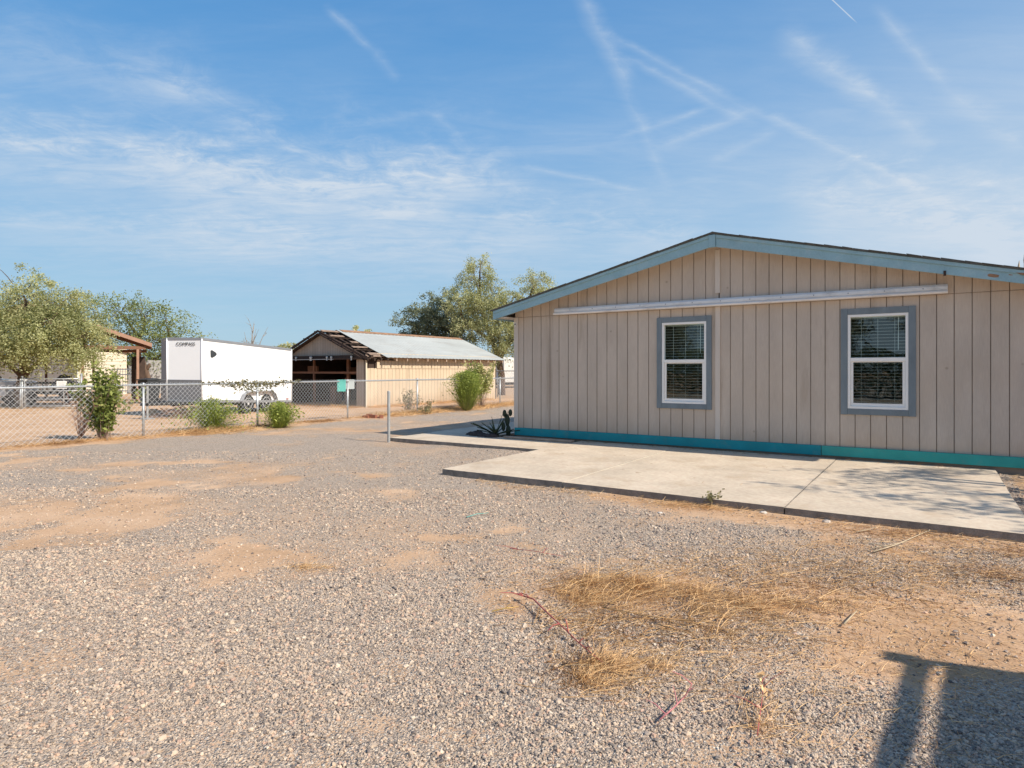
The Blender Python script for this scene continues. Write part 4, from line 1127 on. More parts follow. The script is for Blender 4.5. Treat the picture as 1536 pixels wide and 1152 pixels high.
# olive tree at the left edge
make_tree('olive_green_tree', 'pale olive green tree with drooping fine leaves, left edge, in front of the carport', tree_pt(30, 24.4),
    [([(0, 0, -.1), (-.05, 0, .7), (.1, .1, 1.5), (-.1, .1, 2.3), (.1, 0, 3.2)], .19, .10), ([(.05, .1, 1.2), (.9, .2, 2.1), (1.6, .2, 2.8)], .10, .05), ([(0, 0, 1.3), (-.9, .0, 2.2), (-1.6, 0, 3.0)], .10, .05)],
    [(-1.8, 0, 3.9, 1.5, 1.5, 1.3, 1.1), (0, .2, 4.5, 1.5, 1.5, 1.15, 1.1), (1.3, 0, 4.0, 1.3, 1.4, 1.0, 1.0), (2.2, -.2, 3.25, .95, 1.2, .85, .9), (2.75, -.2, 2.75, .65, .9, .6, .5), (-.9, -1.0, 3.2, 1.2, .9, .9, .8), (.9, -1.0, 2.9, 1.1, .9, .75, .7), (-.4, -.8, 2.5, .8, .6, .55, .35), (1.9, -1, 2.5, .8, .6, .55, .4), (-2.4, -.3, 2.8, 1.0, 1, .8, .6), (-3.6, .2, 3.6, 1.1, 1.1, 1.0, .6), (.9, -1.2, 2.2, .8, .6, .5, .45), (2.7, -.7, 2.1, .7, .6, .45, .5), (-1.6, -1.1, 2.6, .9, .6, .5, .5), (.2, -1.3, 2.7, 1.0, .6, .6, .6), (1.8, -.9, 3.3, 1.0, .8, .7, .7), (-2.9, -.8, 2.2, .8, .7, .5, .5)],
    'leaf_palo', 101, leaf=.043, per=6600, strand=(.45, .95), droop=.75, nstr=70, scale=.96)
# darker airy tree behind the carport
make_tree('mesquite_tree', 'dark feathery mesquite tree behind the carport roof, left of the white trailer', tree_pt(205, 40),
    [([(0, 0, -.1), (.1, 0, 1.0), (-.1, .1, 2.2), (.1, .1, 3.4)], .22, .10), ([(0, 0, .8), (1.0, .2, 2.0), (1.9, .3, 3.0)], .13, .06), ([(0, 0, .9), (-1.3, .2, 2.3), (-2.2, .2, 3.3)], .13, .06)],
    [(-2.6, 0, 4.6, 1.2, 1.3, 1.1, .9), (-1.1, 0, 5.1, 1.3, 1.3, 1.1, 1.0), (.5, 0, 4.9, 1.3, 1.3, 1.1, 1.0), (1.9, 0, 4.2, 1.2, 1.2, 1.0, .9), (2.5, 0, 3.1, .9, 1.0, .9, .6), (1.2, -.4, 3.3, 1.2, 1.0, 1.0, .9), (-.6, -.4, 3.5, 1.3, 1.0, 1.0, .9), (-.2, -.3, 2.4, 1.4, .9, .8, .8), (1.0, -.3, 2.1, 1.2, .9, .8, .7), (-3.2, 0, 3.6, 1, 1, 1, .5)],
    'leaf_dark', 102, leaf=.062, per=2100, strand=(.7, 1.5), droop=.12, nstr=60)
# trees behind the shed
make_tree('grey_green_tree', 'dense dark grey green tree behind the shed roof, left of the taller olive tree', tree_pt(672, 39),
    [([(0, 0, -.1), (.1, 0, 1.2), (-.1, 0, 2.4), (.2, 0, 3.6)], .25, .12), ([(0, 0, 1.6), (-1.1, .1, 2.7), (-1.9, .1, 3.4)], .12, .06)],
    [(-2.0, 0, 4.3, 1.1, 1.3, .95, 1.0), (-1.0, -.2, 4.9, 1.2, 1.3, 1.1, 1.2), (.2, -.2, 5.0, 1.2, 1.3, 1.2, 1.2), (-1.6, -.5, 3.3, 1.2, 1.1, .9, 1.0), (.3, -.5, 3.5, 1.2, 1.1, 1.0, 1.0), (-.5, 0, 4.0, 1.3, 1.2, 1.1, 1.0), (1.2, 0, 4.2, 1.0, 1.1, 1.1, .9)],
    'leaf_blue', 103, leaf=.056, per=5000, strand=(.4, .85), droop=.4, nstr=70)
make_tree('tall_olive_tree', 'tall light olive tree behind the shed, rising left of the taupe home', tree_pt(752, 36.5),
    [([(0, 0, -.1), (.0, 0, 1.2), (-.25, 0, 2.4), (-.7, .1, 3.6), (-1.2, .1, 5.0)], .24, .09), ([(-.2, 0, 1.9), (.7, .1, 3.4), (1.3, .1, 4.8), (1.7, .1, 5.8)], .13, .05), ([(-.5, 0, 3.0), (-1.6, .1, 3.9), (-2.3, .1, 4.5)], .11, .05)],
    [(-1.5, 0, 6.6, 1.0, 1.1, 1.0, 1.0), (-1.2, 0, 7.5, .65, .7, .6, .35), (-.5, .2, 5.8, 1.1, 1.2, 1.0, 1.0), (-2.4, 0, 5.6, 1.0, 1.1, 1.0, 1.0), (-1.4, -.4, 5.0, 1.1, 1.0, .9, 1.0), (-.2, -.2, 4.6, 1.0, 1.0, .9, .9), (.5, 0, 5.2, .85, .9, .8, .7), (1.9, .2, 6.4, .85, .9, .75, .75), (2.4, .2, 5.7, .7, .8, .6, .5), (-.3, -.5, 3.4, 1.0, .8, .8, .9), (.5, -.4, 2.9, .8, .7, .7, .6), (-1.9, -.5, 3.9, .8, .7, .6, .5), (.0, -.5, 2.3, .7, .6, .6, .4), (1.0, 0, 4.3, .8, .8, .7, .7), (1.0, -.2, 3.4, .7, .7, .6, .6), (.3, -.3, 4.0, .8, .8, .7, .7)],
    'leaf_olive', 104, leaf=.048, per=4000, strand=(.4, .85), droop=.6, nstr=65)
make_tree('distant_tree', 'small far olive tree showing just above the shed ridge', tree_pt(537, 66),
    [([(0, 0, 0), (0, 0, 2), (.2, 0, 3.6)], .2, .1)],
    [(0, 0, 4.9, 1.6, 1.4, .9, 1), (-1.1, 0, 4.6, 1.1, 1.2, .8, .8), (1.3, 0, 4.4, 1.1, 1.2, .7, .8)], 'leaf_olive', 105, leaf=.11, per=1500, nstr=30)
make_tree('distant_tree', 'far green tree just left of the shed gable, above the trailer roof end', tree_pt(426, 70),
    [([(0, 0, 0), (0, 0, 2), (.2, 0, 3)], .2, .1)],
    [(0, 0, 3.6, 1.2, 1.2, .8, 1), (1.0, 0, 3.4, 1.0, 1.0, .8, .8)], 'leaf_olive', 106, leaf=.11, per=1200, nstr=30)
# leafless tree behind the trailer
def bare_tree(name, label, loc, h, seed, mat, cat='tree', nmain=7, spread=.5, r0=.05, sub=5, lvl2=3):
    r = np.random.default_rng(seed); mb = MB()
    for k in range(nmain):
        a = r.uniform(0, 6.28); tl_ = abs(r.normal(0, spread))
        top = np.array([math.cos(a)*h*tl_, math.sin(a)*h*tl_, h*r.uniform(.7, 1.05)])
        b0 = np.array([r.normal(0, .04*h*.1), r.normal(0, .04*h*.1), -.05])
        m_ = np.array([top[0]*.35+r.normal(0, .04*h), top[1]*.35+r.normal(0, .04*h), h*.45])
        pts = bez(b0, m_, top, 8)
        mb.tube([tuple(p) for p in pts], list(np.linspace(r0, r0*.12, 8)), 5, False)
        for j in range(sub):
            i = r.integers(2, 7); d = r.normal(0, 1, 3); d[2] = abs(d[2])*.9+.2; d /= np.linalg.norm(d)
            l_ = h*r.uniform(.12, .34); e = pts[i]+d*l_; mm = (pts[i]+e)/2+r.normal(0, .02*h, 3)
            q = bez(pts[i], mm, e, 5); mb.tube([tuple(p) for p in q], list(np.linspace(r0*.4, r0*.08, 5)), 4, False)
            for _ in range(lvl2):
                ii_ = r.integers(1, 4); d2 = r.normal(0, 1, 3); d2[2] = abs(d2[2])*.7; d2 /= np.linalg.norm(d2); e2 = q[ii_]+d2*h*r.uniform(.05, .15)
                mb.tube([tuple(q[ii_]), tuple((q[ii_]+e2)/2+r.normal(0, .008*h, 3)), tuple(e2)], [r0*.2, r0*.12, r0*.05], 3, False)
    return tag(mb.build(name, mat, None, True, loc=(loc[0], loc[1], hz(*loc))), label, cat)
bare_tree('bare_tree', 'leafless grey tree rising behind the white trailer', tree_pt(374, 48), 4.9, 31, M['barkpale'], nmain=8, spread=.26, r0=.07)

# offscreen tree to the right of the slab: the photo shows its shadow on the patio
tx, ty = HL(13.7, -1.3)
make_tree('patio_tree', 'thin leaved tree just right of the patio, shading its outer corner', (tx, ty),
    [([(0, 0, -.1), (.05, 0, 1.2), (-.1, .1, 2.2), (0, .1, 3.2)], .16, .08), ([(0, 0, 1.4), (-.9, -.5, 2.4), (-1.4, -.9, 3.2)], .08, .04)],
    [(-.6, -.5, 3.7, .9, .9, .35, .8), (.5, .3, 4.2, 1.0, .9, .4, .8), (-1.2, -1.2, 3.2, .8, .6, .3, .6), (.2, .9, 3.6, .9, .7, .3, .6), (.6, -1.1, 3.9, .8, .6, .3, .5), (-.5, -.4, 5.2, 1.5, .55, .25, .7), (.3, .4, 5.7, 1.6, .5, .25, .6), (-.9, .9, 4.8, 1.3, .5, .25, .6), (-.2, -1.2, 4.9, 1.5, .5, .25, .6)],
    'leaf_dark', 107, leaf=.05, per=850, strand=(.5, 1.1), droop=.1, nstr=26)

# blades growing from a base: broom, weeds, grasses
def blades(name, label, cat, loc, n, h, spread, mat, seed, width=.006, curve=.3, lean=.5, base_r=.08, z0=0.0, parent=None, kind=None, segs=3, group=None):
    r = np.random.default_rng(seed)
    a = r.uniform(0, 2*math.pi, n); rr_ = base_r*np.sqrt(r.random(n))
    b = np.stack([rr_*np.cos(a), rr_*np.sin(a), np.zeros(n)], 1)
    ln = h*r.uniform(.45, 1.05, n)
    az = a+r.normal(0, .6, n); tl_ = np.clip(np.abs(r.normal(0, lean, n)), 0, 1.35)
    d = np.stack([np.sin(tl_)*np.cos(az)*spread, np.sin(tl_)*np.sin(az)*spread, np.cos(tl_)], 1)
    vs = []; 
    side = np.stack([-np.sin(az+r.normal(0, .8, n)), np.cos(az), np.zeros(n)], 1)
    for i in range(segs+1):
        t = i/segs
        p = b+d*(ln*t)[:, None]
        p[:, 2] -= curve*ln*t*t*np.sin(tl_)
        w = width*(1-t*.85)
        vs.append(p-side*w/2); vs.append(p+side*w/2)
    v = np.stack(vs, 1).reshape(-1, 3)
    v[:, 2] = np.maximum(v[:, 2], -.01)+z0
    k = 2*(segs+1); base = (np.arange(n)*k)[:, None]
    f = np.concatenate([base+np.array([[2*i, 2*i+1, 2*i+3, 2*i+2]]) for i in range(segs)], 0)
    t0 = np.tile(np.clip(r.normal(.55, .22, n), 0, 1), segs)
    if parent is not None: return np_mesh(name, v, f, M[mat], parent, t0)
    o = np_mesh(name, v, f, M[mat], None, t0, (loc[0], loc[1], hz(*loc)))
    return tag(o, label, cat, group, kind)

def shrub(name, label, loc, h, mats, seed, nstem=40, nleaf=2500, lean=.4, leaf=.035, wid=1.0, stem_mat='deadwood', low=.25, stemr=.008, base=.05):
    """upright stems with leaves on their upper part"""
    r = np.random.default_rng(seed)
    root = empty(name, (loc[0], loc[1], hz(*loc)), 0, label, 'shrub')
    tb = MB(); P = []
    for k in range(nstem):
        az = r.uniform(0, 6.28); tl_ = min(1.2, abs(r.normal(0, lean))); ln = h*r.uniform(.55, 1.0)/max(.6, math.cos(tl_*.7))
        b = np.array([r.normal(0, base), r.normal(0, base), -.02])
        e = b+np.array([math.sin(tl_)*math.cos(az)*wid, math.sin(tl_)*math.sin(az)*wid, math.cos(tl_)])*ln
        m_ = (b+e)/2+np.array([r.normal(0, .05*h), r.normal(0, .05*h), .04*h])
        q = bez(b, m_, e, 5); tb.tube([tuple(p) for p in q], list(np.linspace(stemr, stemr*.3, 5)), 4, False)
        kk = nleaf//nstem; t = low+(1-low)*r.random(kk)[:, None]**.8
        pos = (1-t)**2*b+2*t*(1-t)*m_+t*t*e
        P.append(pos+r.normal(0, .045*h**.5, (kk, 3)))
    P = np.concatenate(P); P[:, 2] = np.maximum(P[:, 2], .02)
    v, f = leaves_at(P, leaf, r)
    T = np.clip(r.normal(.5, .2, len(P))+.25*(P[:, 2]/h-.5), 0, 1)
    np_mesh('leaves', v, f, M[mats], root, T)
    tb.build('stems', M[stem_mat], root)
    return root
# leafy shrub on the fence line
def gp(px, py): return ground_pt(px, py)
shrub('leafy_shrub', 'tall glossy green leafy shrub in front of the fence, left of the trailer', gp(156, 661), 1.62, 'leaf_citrus', 201, 30, 2900, .25, .048, 1.1, low=.2)
bare_tree('dead_shrub', 'bare reddish twig shrub on the fence left of the leafy shrub', gp(120, 660), 1.0, 32, surf('reddish_twig', (.42, .25, .18), .9, .2, 12), 'shrub', nmain=15, spread=.55, r0=.011, sub=7)
# desert broom bushes
def broom(label, loc, h, n, seed, spread=1.0, lean=.42, mat='leaf_broom', dry=True):
    root = empty('broom_bush', (loc[0], loc[1], hz(*loc)), 0, label, 'bush')
    blades('green_twigs', None, None, None, n, h, spread, mat, seed, .012, .15, lean, .10, .0, root)
    r = np.random.default_rng(seed+50)
    k = n*2; az = r.uniform(0, 6.28, k); tl_ = np.abs(r.normal(0, lean, k)); q = r.uniform(.45, 1.0, k)*h
    P = np.stack([np.sin(tl_)*np.cos(az)*q*spread, np.sin(tl_)*np.sin(az)*q*spread, np.cos(tl_)*q], 1)+r.normal(0, .03, (k, 3))
    v, f = leaves_at(P, .026, r, 2.6); np_mesh('leaf_tips', v, f, M[mat], root, np.clip(r.normal(.6, .2, k), 0, 1))
    if dry: blades('dry_twigs', None, None, None, n//3, h*.6, spread*1.1, 'leaf_dull', seed+9, .010, .2, lean*1.4, .10, .0, root)
    return root
broom('bright green broom bush at the fence post below the trailer wheels', gp(420, 641), .62, 900, 211, 1.15, .55)
broom('tall bright green broom bush in front of the shed side wall', gp(700, 616), 1.38, 3000, 212, .95, .33)
broom('sprawling half dry green and straw bush on the fence below the trailer nose', gp(318, 645), .72, 900, 213, 1.5, .75, 'leaf_broom')
shrub('flowering_shrub', 'taller shrub with pale yellow flower heads right behind the tall broom bush', gp(722, 611), 1.76, 'leaf_yellow', 214, 34, 2600, .24, .06, .9, low=.5)
shrub('dark_green_shrub', 'narrow dark green shrub rising behind the tall broom bush', gp(708, 612), 1.75, 'leaf_citrus', 215, 24, 1500, .17, .05, .9, low=.4)
shrub('grey_weed', 'grey leafed weed at the fence post left of the tall broom bush', gp(612, 618), .85, 'leaf_dull', 216, 20, 500, .4, .035, 1.2)
shrub('grey_weed', 'small straw coloured weed low on the fence right of the lone metal post', gp(640, 620), .42, 'leaf_dull', 217, 18, 400, .6, .03, 1.3)
# vine tangle on the fence
r = np.random.default_rng(77); P = []
for k in range(1500):
    s_ = r.uniform(1.3, 4.2); w_ = math.exp(-((s_-2.8)/.8)**2)
    z = 1.12-abs(r.normal(0, .12))*w_+r.normal(0, .03)
    if r.random() > w_*.9+.12: continue
    q = fl(s_)+FNRM*r.normal(.0, .035); P.append((q[0], q[1], z))
P = np.array(P); v, f = leaves_at(P, .032, r, 2.4)
tag(np_mesh('fence_vine', v, f, M['leaf_dull'], None, np.clip(r.normal(.3, .2, len(P)), 0, 1)), 'thin dull vine tangled along the fence rail in front of the trailer', 'vine')
# brush pile under the trailer nose
r = np.random.default_rng(78); mb = MB(); bx, by = gp(285, 626)
for k in range(110):
    c = np.array([r.normal(0, .55), r.normal(0, .35), abs(r.normal(.1, .10))]); a = r.uniform(0, 6.28); l_ = r.uniform(.3, 1.1); t_ = r.normal(0, .3)
    d = np.array([math.cos(a), math.sin(a)*.6, t_])*l_/2
    A, B = c-d, c+d; A[2] = max(.01, A[2]); B[2] = max(.01, B[2]); mm = (A+B)/2+r.normal(0, .04, 3); mm[2] = max(.01, mm[2])
    mb.tube([tuple(A), tuple(mm), tuple(B)], [.012, .010, .005], 4, False)
tag(mb.build('brush_pile', M['deadwood'], None, loc=(bx, by, 0)), 'pile of dry brown sticks under the trailer nose', 'brush pile')
# yellow block beside it
bx, by = gp(229, 623); mb = MB(); mb.box(-.12, .12, -.09, .09, 0, .2)
tag(mb.build('wood_block', M['plume'], None, loc=(bx, by, 0), rotz=.3, bevel=.012), 'short pale yellow block on the dirt left of the brush pile', 'block')
bx, by = gp(219, 622); mb = MB(); mb.box(-.11, .11, -.07, .07, 0, .13)
tag(mb.build('brick', M['brick'], None, loc=(bx, by, 0), rotz=.1, bevel=.01), 'dark red brick on the dirt beside the pale yellow block', 'brick')
# broken bricks on the verge
r = np.random.default_rng(79)
BL = ['broken red brick, leftmost of the scattered bricks on the verge', 'upturned red brick chunk second from left on the verge', 'largest dark red brick chunk in the middle of the verge heap', 'flat pinkish brick piece right of the verge heap', 'single red brick end at the right of the verge heap nearest the metal post']
for k, px in enumerate((549, 554, 559, 565, 572)):
    bx, by = gp(px, 627-.5*(k % 2)); mb = MB(); sx = (.10, .09, .13, .16, .06)[k]
    mb.box(-sx, sx, -.055, .055, -.01, (.07, .11, .10, .045, .10)[k])
    tag(mb.build('brick', M['brick'], None, loc=(bx, by, hz(bx, by)), rotz=r.uniform(0, 3), bevel=.012), BL[k], 'brick', 'broken bricks on the verge')

# far scrub that reads as one low mass
r = np.random.default_rng(88); n = 26000
X_ = r.uniform(-110, 45, n); hh_ = 1.2+2.4*fbm(X_*.12, X_*0+2, 95)+.6*fbm(X_*.7, X_*0, 96)
P = np.stack([X_, 96+r.normal(0, 3, n), hh_*r.random(n)**.7], 1)
v, f = leaves_at(P, .30, r, 1.6)
tag(np_mesh('distant_scrub', v, f, M['leaf_dark'], None, np.clip(r.normal(.45, .2, n), 0, 1)), kind='stuff')
# agave and cactus at the home's corner
ax_, ay_ = HL(-.42, -.10)
ag = empty('agave', (ax_, ay_, .06), 0, 'spiky agave in the shade at the left corner of the home', 'agave')
r = np.random.default_rng(81); V_ = []; F_ = []
for k in range(26):
    az = r.uniform(0, 6.28); el = r.uniform(.25, 1.35); l_ = r.uniform(.35, .62); w_ = .045; n0 = len(V_)
    d = np.array([math.cos(az)*math.cos(el), math.sin(az)*math.cos(el), math.sin(el)]); s_ = np.array([-math.sin(az), math.cos(az), 0])
    for i in range(6):
        t = i/5; p = d*l_*t+np.array([0, 0, .02-.06*t*t]); ww = w_*(.7+.6*t-1.3*t*t)+.002
        V_ += [tuple(p-s_*ww/2+np.array([0, 0, .012])), tuple(p-np.array([0, 0, .006])), tuple(p+s_*ww/2+np.array([0, 0, .012]))]
    for i in range(5):
        for j in (0, 1): a = n0+i*3+j; F_.append((a, a+1, a+4, a+3))
np_mesh('leaves', np.array(V_), np.array(F_), M['agave'], ag, np.clip(r.normal(.4, .25, len(F_)), 0, 1))
mb = MB(); mb.lathe((0, 0, -.06), [(.05, 0), (.08, .04), (.06, .12)], 12); mb.build('core', M['agave'], ag)
cx_, cy_ = HL(-.16, -.02)
ca_scale = .85
ca_ = empty('cactus', (cx_, cy_, .05), HANG, 'dark padded cactus beside the agave against the corner trim', 'cactus')
for (px_, pz, rw, rh, ry) in ((0, .14, .07, .15, 0), (-.02, .40, .07, .15, .2), (.05, .58, .055, .085, -.3), (-.09, .56, .055, .09, .5), (-.12, .24, .055, .11, .6)):
    mb = MB(); n, m_ = 14, 9
    for i in range(m_):
        th = math.pi*(i+.05)/(m_-.9)
        for k in range(n):
            a = 2*math.pi*k/n; mb.v.append((px_+rw*math.sin(th)*math.cos(a), .032*math.sin(th)*math.sin(a)-ry*.05, pz-rh*math.cos(th)))
    for i in range(m_-1):
        for k in range(n): a = i*n+k; b = i*n+(k+1) % n; mb.f.append((a, b, b+n, a+n))
    mb.f.append(tuple(range(n))); mb.f.append(tuple(range((m_-1)*n, m_*n)))
    mb.build('pad', M['cactus'], ca_, True)
ca_.scale = (ca_scale,)*3
# dark weathered rocks at the corner bed
r = np.random.default_rng(83)
M['darkrock'] = surf('dark_lava_rock', (.07, .055, .05), .95, .4, 12, bump=.6)
for k, (lx, ly, s_) in enumerate(((-.75, -.28, .13), (-.55, -.36, .10), (-.95, -.22, .09), (-.33, -.38, .11))):
    x, y = HL(lx, ly); lump('rock', (x, y, .055), s_*1.3, s_, s_*.8, M['darkrock'], 90+k, ('largest dark rock left of the agave', 'dark rock in front of the agave', 'outermost small dark rock left of the agave', 'dark rock between the agave and the corner trim')[k], 'rock')
# loose board lying on the walk by the skirting
x, y = HL(.75, -.36); mb = MB(); mb.box(-.75, .75, -.055, .055, 0, .035)
tag(mb.build('loose_board', M['fadewood'], None, loc=(x, y, .072), rotz=HANG+.03, bevel=.004), 'weathered board lying on the concrete below the left skirting', 'board')

# reeds far behind the right end of the roof
x, y = tree_pt(1523, 21)
rd = empty('tall_reed', (x, y, 0), 0, 'tall straw plumed reed rising behind the right end of the roof', 'reed')
mb = MB(); pl = MB()
for k, (dx, h_) in enumerate(((0, 4.95), (.22, 5.35), (.34, 5.2), (-.1, 4.4), (.5, 5.5))):
    top = (dx+.1, 0, h_); mb.tube([(dx*.4, 0, 0), (dx*.8, .02, h_*.6), top], [.014, .010, .005], 5, False)
    pl.tube([(dx+.08, 0, h_-.45), (dx+.10, 0, h_-.3), (dx+.11, 0, h_-.12), (dx+.13, 0, h_+.1)], [.012, .045, .035, .006], 7)
mb.build('stems', M['tanstem'], rd); pl.build('plume', M['plume'], rd)
blades('leaves', None, None, None, 120, 3.2, .8, 'leaf_dull', 301, .03, .4, .3, .25, 0, rd)

# ------------------------------------------------------------------ dry grass and straw (uncountable) and foreground weeds
def straw_patch(n, pts_fn, lmin, lmax, width, seed, flat=.8):
    r = np.random.default_rng(seed); x, y = pts_fn(r, n); n = len(x)
    z = height(x, y)+np.abs(r.normal(.006, .006, n))
    az = r.uniform(0, 6.28, n); el = np.abs(r.normal(0, 1-flat, n)); l_ = r.uniform(lmin, lmax, n)
    b = np.stack([x, y, z], 1)
    d = np.stack([np.cos(az)*np.cos(el), np.sin(az)*np.cos(el), np.sin(el)], 1)
    bend = r.normal(0, .3, n)
    side = np.stack([-np.sin(az), np.cos(az), np.zeros(n)], 1)
    vs = []; segs = 3
    for i in range(segs+1):
        t = i/segs
        p = b+d*(l_*t)[:, None]+side*(bend*l_*t*t)[:, None]; p[:, 2] -= .35*l_*t*t*np.sin(el)
        w = width*(1-.7*t)
        upv = np.stack([np.zeros(n), np.zeros(n), np.ones(n)*.6], 1)
        s2 = side*.8+upv
        vs.append(p-s2*w/2); vs.append(p+s2*w/2)
    v = np.stack(vs, 1).reshape(-1, 3); k = 2*(segs+1); base = (np.arange(n)*k)[:, None]
    f = np.concatenate([base+np.array([[2*i, 2*i+1, 2*i+3, 2*i+2]]) for i in range(segs)], 0)
    return v, f, np.tile(np.clip(r.normal(.55, .25, n), 0, 1), segs)
def gauss_px(px, py, rx, ry, rot=0.0):
    bx, by = ground_pt(px, py)
    def fn(r, n):
        a = r.normal(0, rx, n); b = r.normal(0, ry, n); c, s = math.cos(rot), math.sin(rot)
        return bx+a*c-b*s, by+a*s+b*c
    return fn
VV = []; FF = []; TT = []; off = 0
def add(vft):
    global off
    v, f, t = vft; VV.append(v); FF.append(f+off); TT.append(t); off += len(v)
# thick mats of dry grass
for (px, py, rx, ry, n, lmin, lmax, fl_, rot) in (
    (940, 885, .24, .17, 2600, .05, .20, .70, .0), (890, 895, .12, .10, 900, .05, .18, .6, .3), (1120, 905, .28, .12, 1700, .05, .18, .75, -.2),
    (905, 1010, .13, .12, 1300, .04, .15, .65, .0), (960, 1000, .16, .13, 1000, .04, .14, .75, 0), (1000, 930, .35, .16, 1500, .05, .2, .85, -.2),
    (1060, 760, .20, .10, 1300, .05, .16, .6, -.5), (1010, 755, .15, .08, 500, .05, .14, .7, -.5), (860, 733, .15, .06, 250, .05, .13, .7, -.5),
    (1330, 795, .45, .10, 500, .08, .30, .9, -.4), (1230, 900, .5, .3, 1500, .04, .14, .9, 0), (1130, 1000, .25, .2, 900, .04, .14, .85, 0),
    (465, 852, .10, .04, 330, .03, .10, .6, 0), (800, 870, .25, .12, 350, .05, .2, .9, 0), (1480, 850, .4, .3, 900, .04, .14, .9, 0),
    (1400, 930, .5, .35, 900, .03, .10, .92, 0), (1060, 880, .5, .3, 1200, .04, .13, .9, 0), (1140, 1080, .10, .12, 350, .05, .16, .8, 0), (1300, 1080, .35, .2, 500, .05, .16, .9, 0),
    (1450, 1100, .2, .2, 300, .05, .2, .88, 0), (830, 930, .12, .2, 500, .05, .18, .85, .8)):
    add(straw_patch(int(n*.36), gauss_px(px, py, rx*1.15, ry*1.15, rot), lmin, lmax, .0024, int(px+py), max(fl_, .84)))
def tuft_pts(px, py, rx, ry, clumps, seed, tight=.022):
    q = np.random.default_rng(seed); bx, by = ground_pt(px, py)
    cx_ = bx+q.normal(0, rx, clumps); cy_ = by+q.normal(0, ry, clumps); wt = q.dirichlet(np.ones(clumps)*1.2)
    def fn(r, n):
        k = r.choice(clumps, n, p=wt); return cx_[k]+r.normal(0, tight, n), cy_[k]+r.normal(0, tight, n)
    return fn
for (px, py, rx, ry, c_, n, lmin, lmax, dk) in ((925, 882, .17, .10, 9, 900, .06, .22, 0), (890, 900, .09, .07, 5, 380, .05, .17, .12), (1120, 905, .22, .10, 9, 620, .05, .18, 0), (1080, 925, .12, .06, 4, 200, .04, .12, .3),
        (905, 1008, .09, .07, 6, 560, .05, .15, 0), (965, 1005, .10, .07, 5, 330, .04, .12, .1), (1000, 955, .2, .05, 6, 230, .04, .11, .35), (860, 900, .1, .08, 4, 200, .05, .14, .1),
        (1060, 762, .20, .07, 7, 520, .05, .16, 0), (1010, 757, .12, .05, 4, 160, .04, .12, .1), (465, 852, .09, .03, 5, 180, .03, .09, .1), (1140, 1085, .06, .09, 4, 120, .05, .12, 0), (1250, 905, .3, .15, 7, 240, .04, .10, .25)):
    v_, f_, t_ = straw_patch(int(n*.8), tuft_pts(px, py, rx*1.1, ry*1.2, int(c_*1.5), int(px+3*py), .03), lmin, lmax, .0026, int(px*7+py), .60); t_ = np.clip(t_+.12, 0, 1)
    add((v_, f_, np.clip(t_-dk, 0, 1)))
for (px, py, rx, ry, n, lmin, lmax, fl_, rot) in ((935, 885, .22, .14, 260, .15, .38, .72, 0), (1110, 905, .25, .12, 200, .15, .34, .78, 0), (905, 1010, .12, .1, 120, .12, .26, .7, 0), (1010, 930, .35, .15, 160, .15, .36, .9, 0),
    (1330, 800, .5, .1, 140, .12, .4, .92, -.4), (1300, 870, .6, .35, 500, .08, .25, .93, 0)):
    v_, f_, t_ = straw_patch(n, gauss_px(px, py, rx, ry, rot), lmin, lmax, .0045, int(px*3+py), fl_)
    add((v_, f_, np.clip(t_-.22, 0, 1)))
for (px, py, rx, ry, n) in ((1250, 850, .7, .35, 2600), (1450, 880, .5, .4, 1600), (1380, 820, .6, .2, 1500), (1200, 960, .5, .25, 1500), (1040, 850, .5, .25, 1300), (1480, 1000, .3, .25, 500)):
    add(straw_patch(n, gauss_px(px, py, rx, ry), .025, .10, .0024, int(px*5+py), .93))
# thin litter by the slab and at the verge of the fence
def slab_line(r, n):
    hx = r.uniform(2.2, 8.3, n); hy = -4.2-np.abs(r.normal(0, .14, n)); p = HC+U*hx[:, None]+V*hy[:, None]; return p[:, 0], p[:, 1]
add(straw_patch(1500, slab_line, .03, .13, .003, 5, .8))
def side_bed(r, n):
    hx = r.uniform(7.85, 9.2, n); hy = r.uniform(-4.5, -.1, n); p = HC+U*hx[:, None]+V*hy[:, None]; return p[:, 0], p[:, 1]
add(straw_patch(1500, side_bed, .04, .2, .004, 6, .8))
def slab_litter(r, n):
    hx = r.uniform(.2, 7.6, n); hy = -.08-np.abs(r.normal(0, .16, n))-(r.random(n) < .12)*r.uniform(0, 3.2, n); hx = np.where(hy < -1.4, np.maximum(hx, 1.7), hx); p = HC+U*hx[:, None]+V*hy[:, None]; return p[:, 0], p[:, 1]
v_, f_, t_ = straw_patch(420, slab_litter, .02, .08, .006, 15, .9)
v_[:, 2] += .076-height(v_[:, 0], v_[:, 1]); add((v_, f_, np.clip(t_-.4, 0, 1)))
def verge(r, n):
    s_ = r.uniform(-5, 17, n); o_ = r.normal(.12, .22, n); k = fbm(s_*.9, s_*0+3, 91) > .42; p = FP+FD*s_[:, None]+FNRM*o_[:, None]; return p[k, 0], p[k, 1]
v_, f_, t_ = straw_patch(5200, verge, .05, .24, .006, 7, .62); add((v_, f_, np.clip(t_-.1, 0, 1)))
def verge_dark(r, n):
    s_ = r.uniform(-5, 9, n); o_ = r.normal(.18, .13, n); k = fbm(s_*1.3, s_*0+8, 191) > .50; p = FP+FD*s_[:, None]+FNRM*o_[:, None]; return p[k, 0], p[k, 1]
v_, f_, t_ = straw_patch(5200, verge_dark, .05, .20, .007, 17, .66); add((v_, f_, np.clip(t_-.62, 0, 1)))
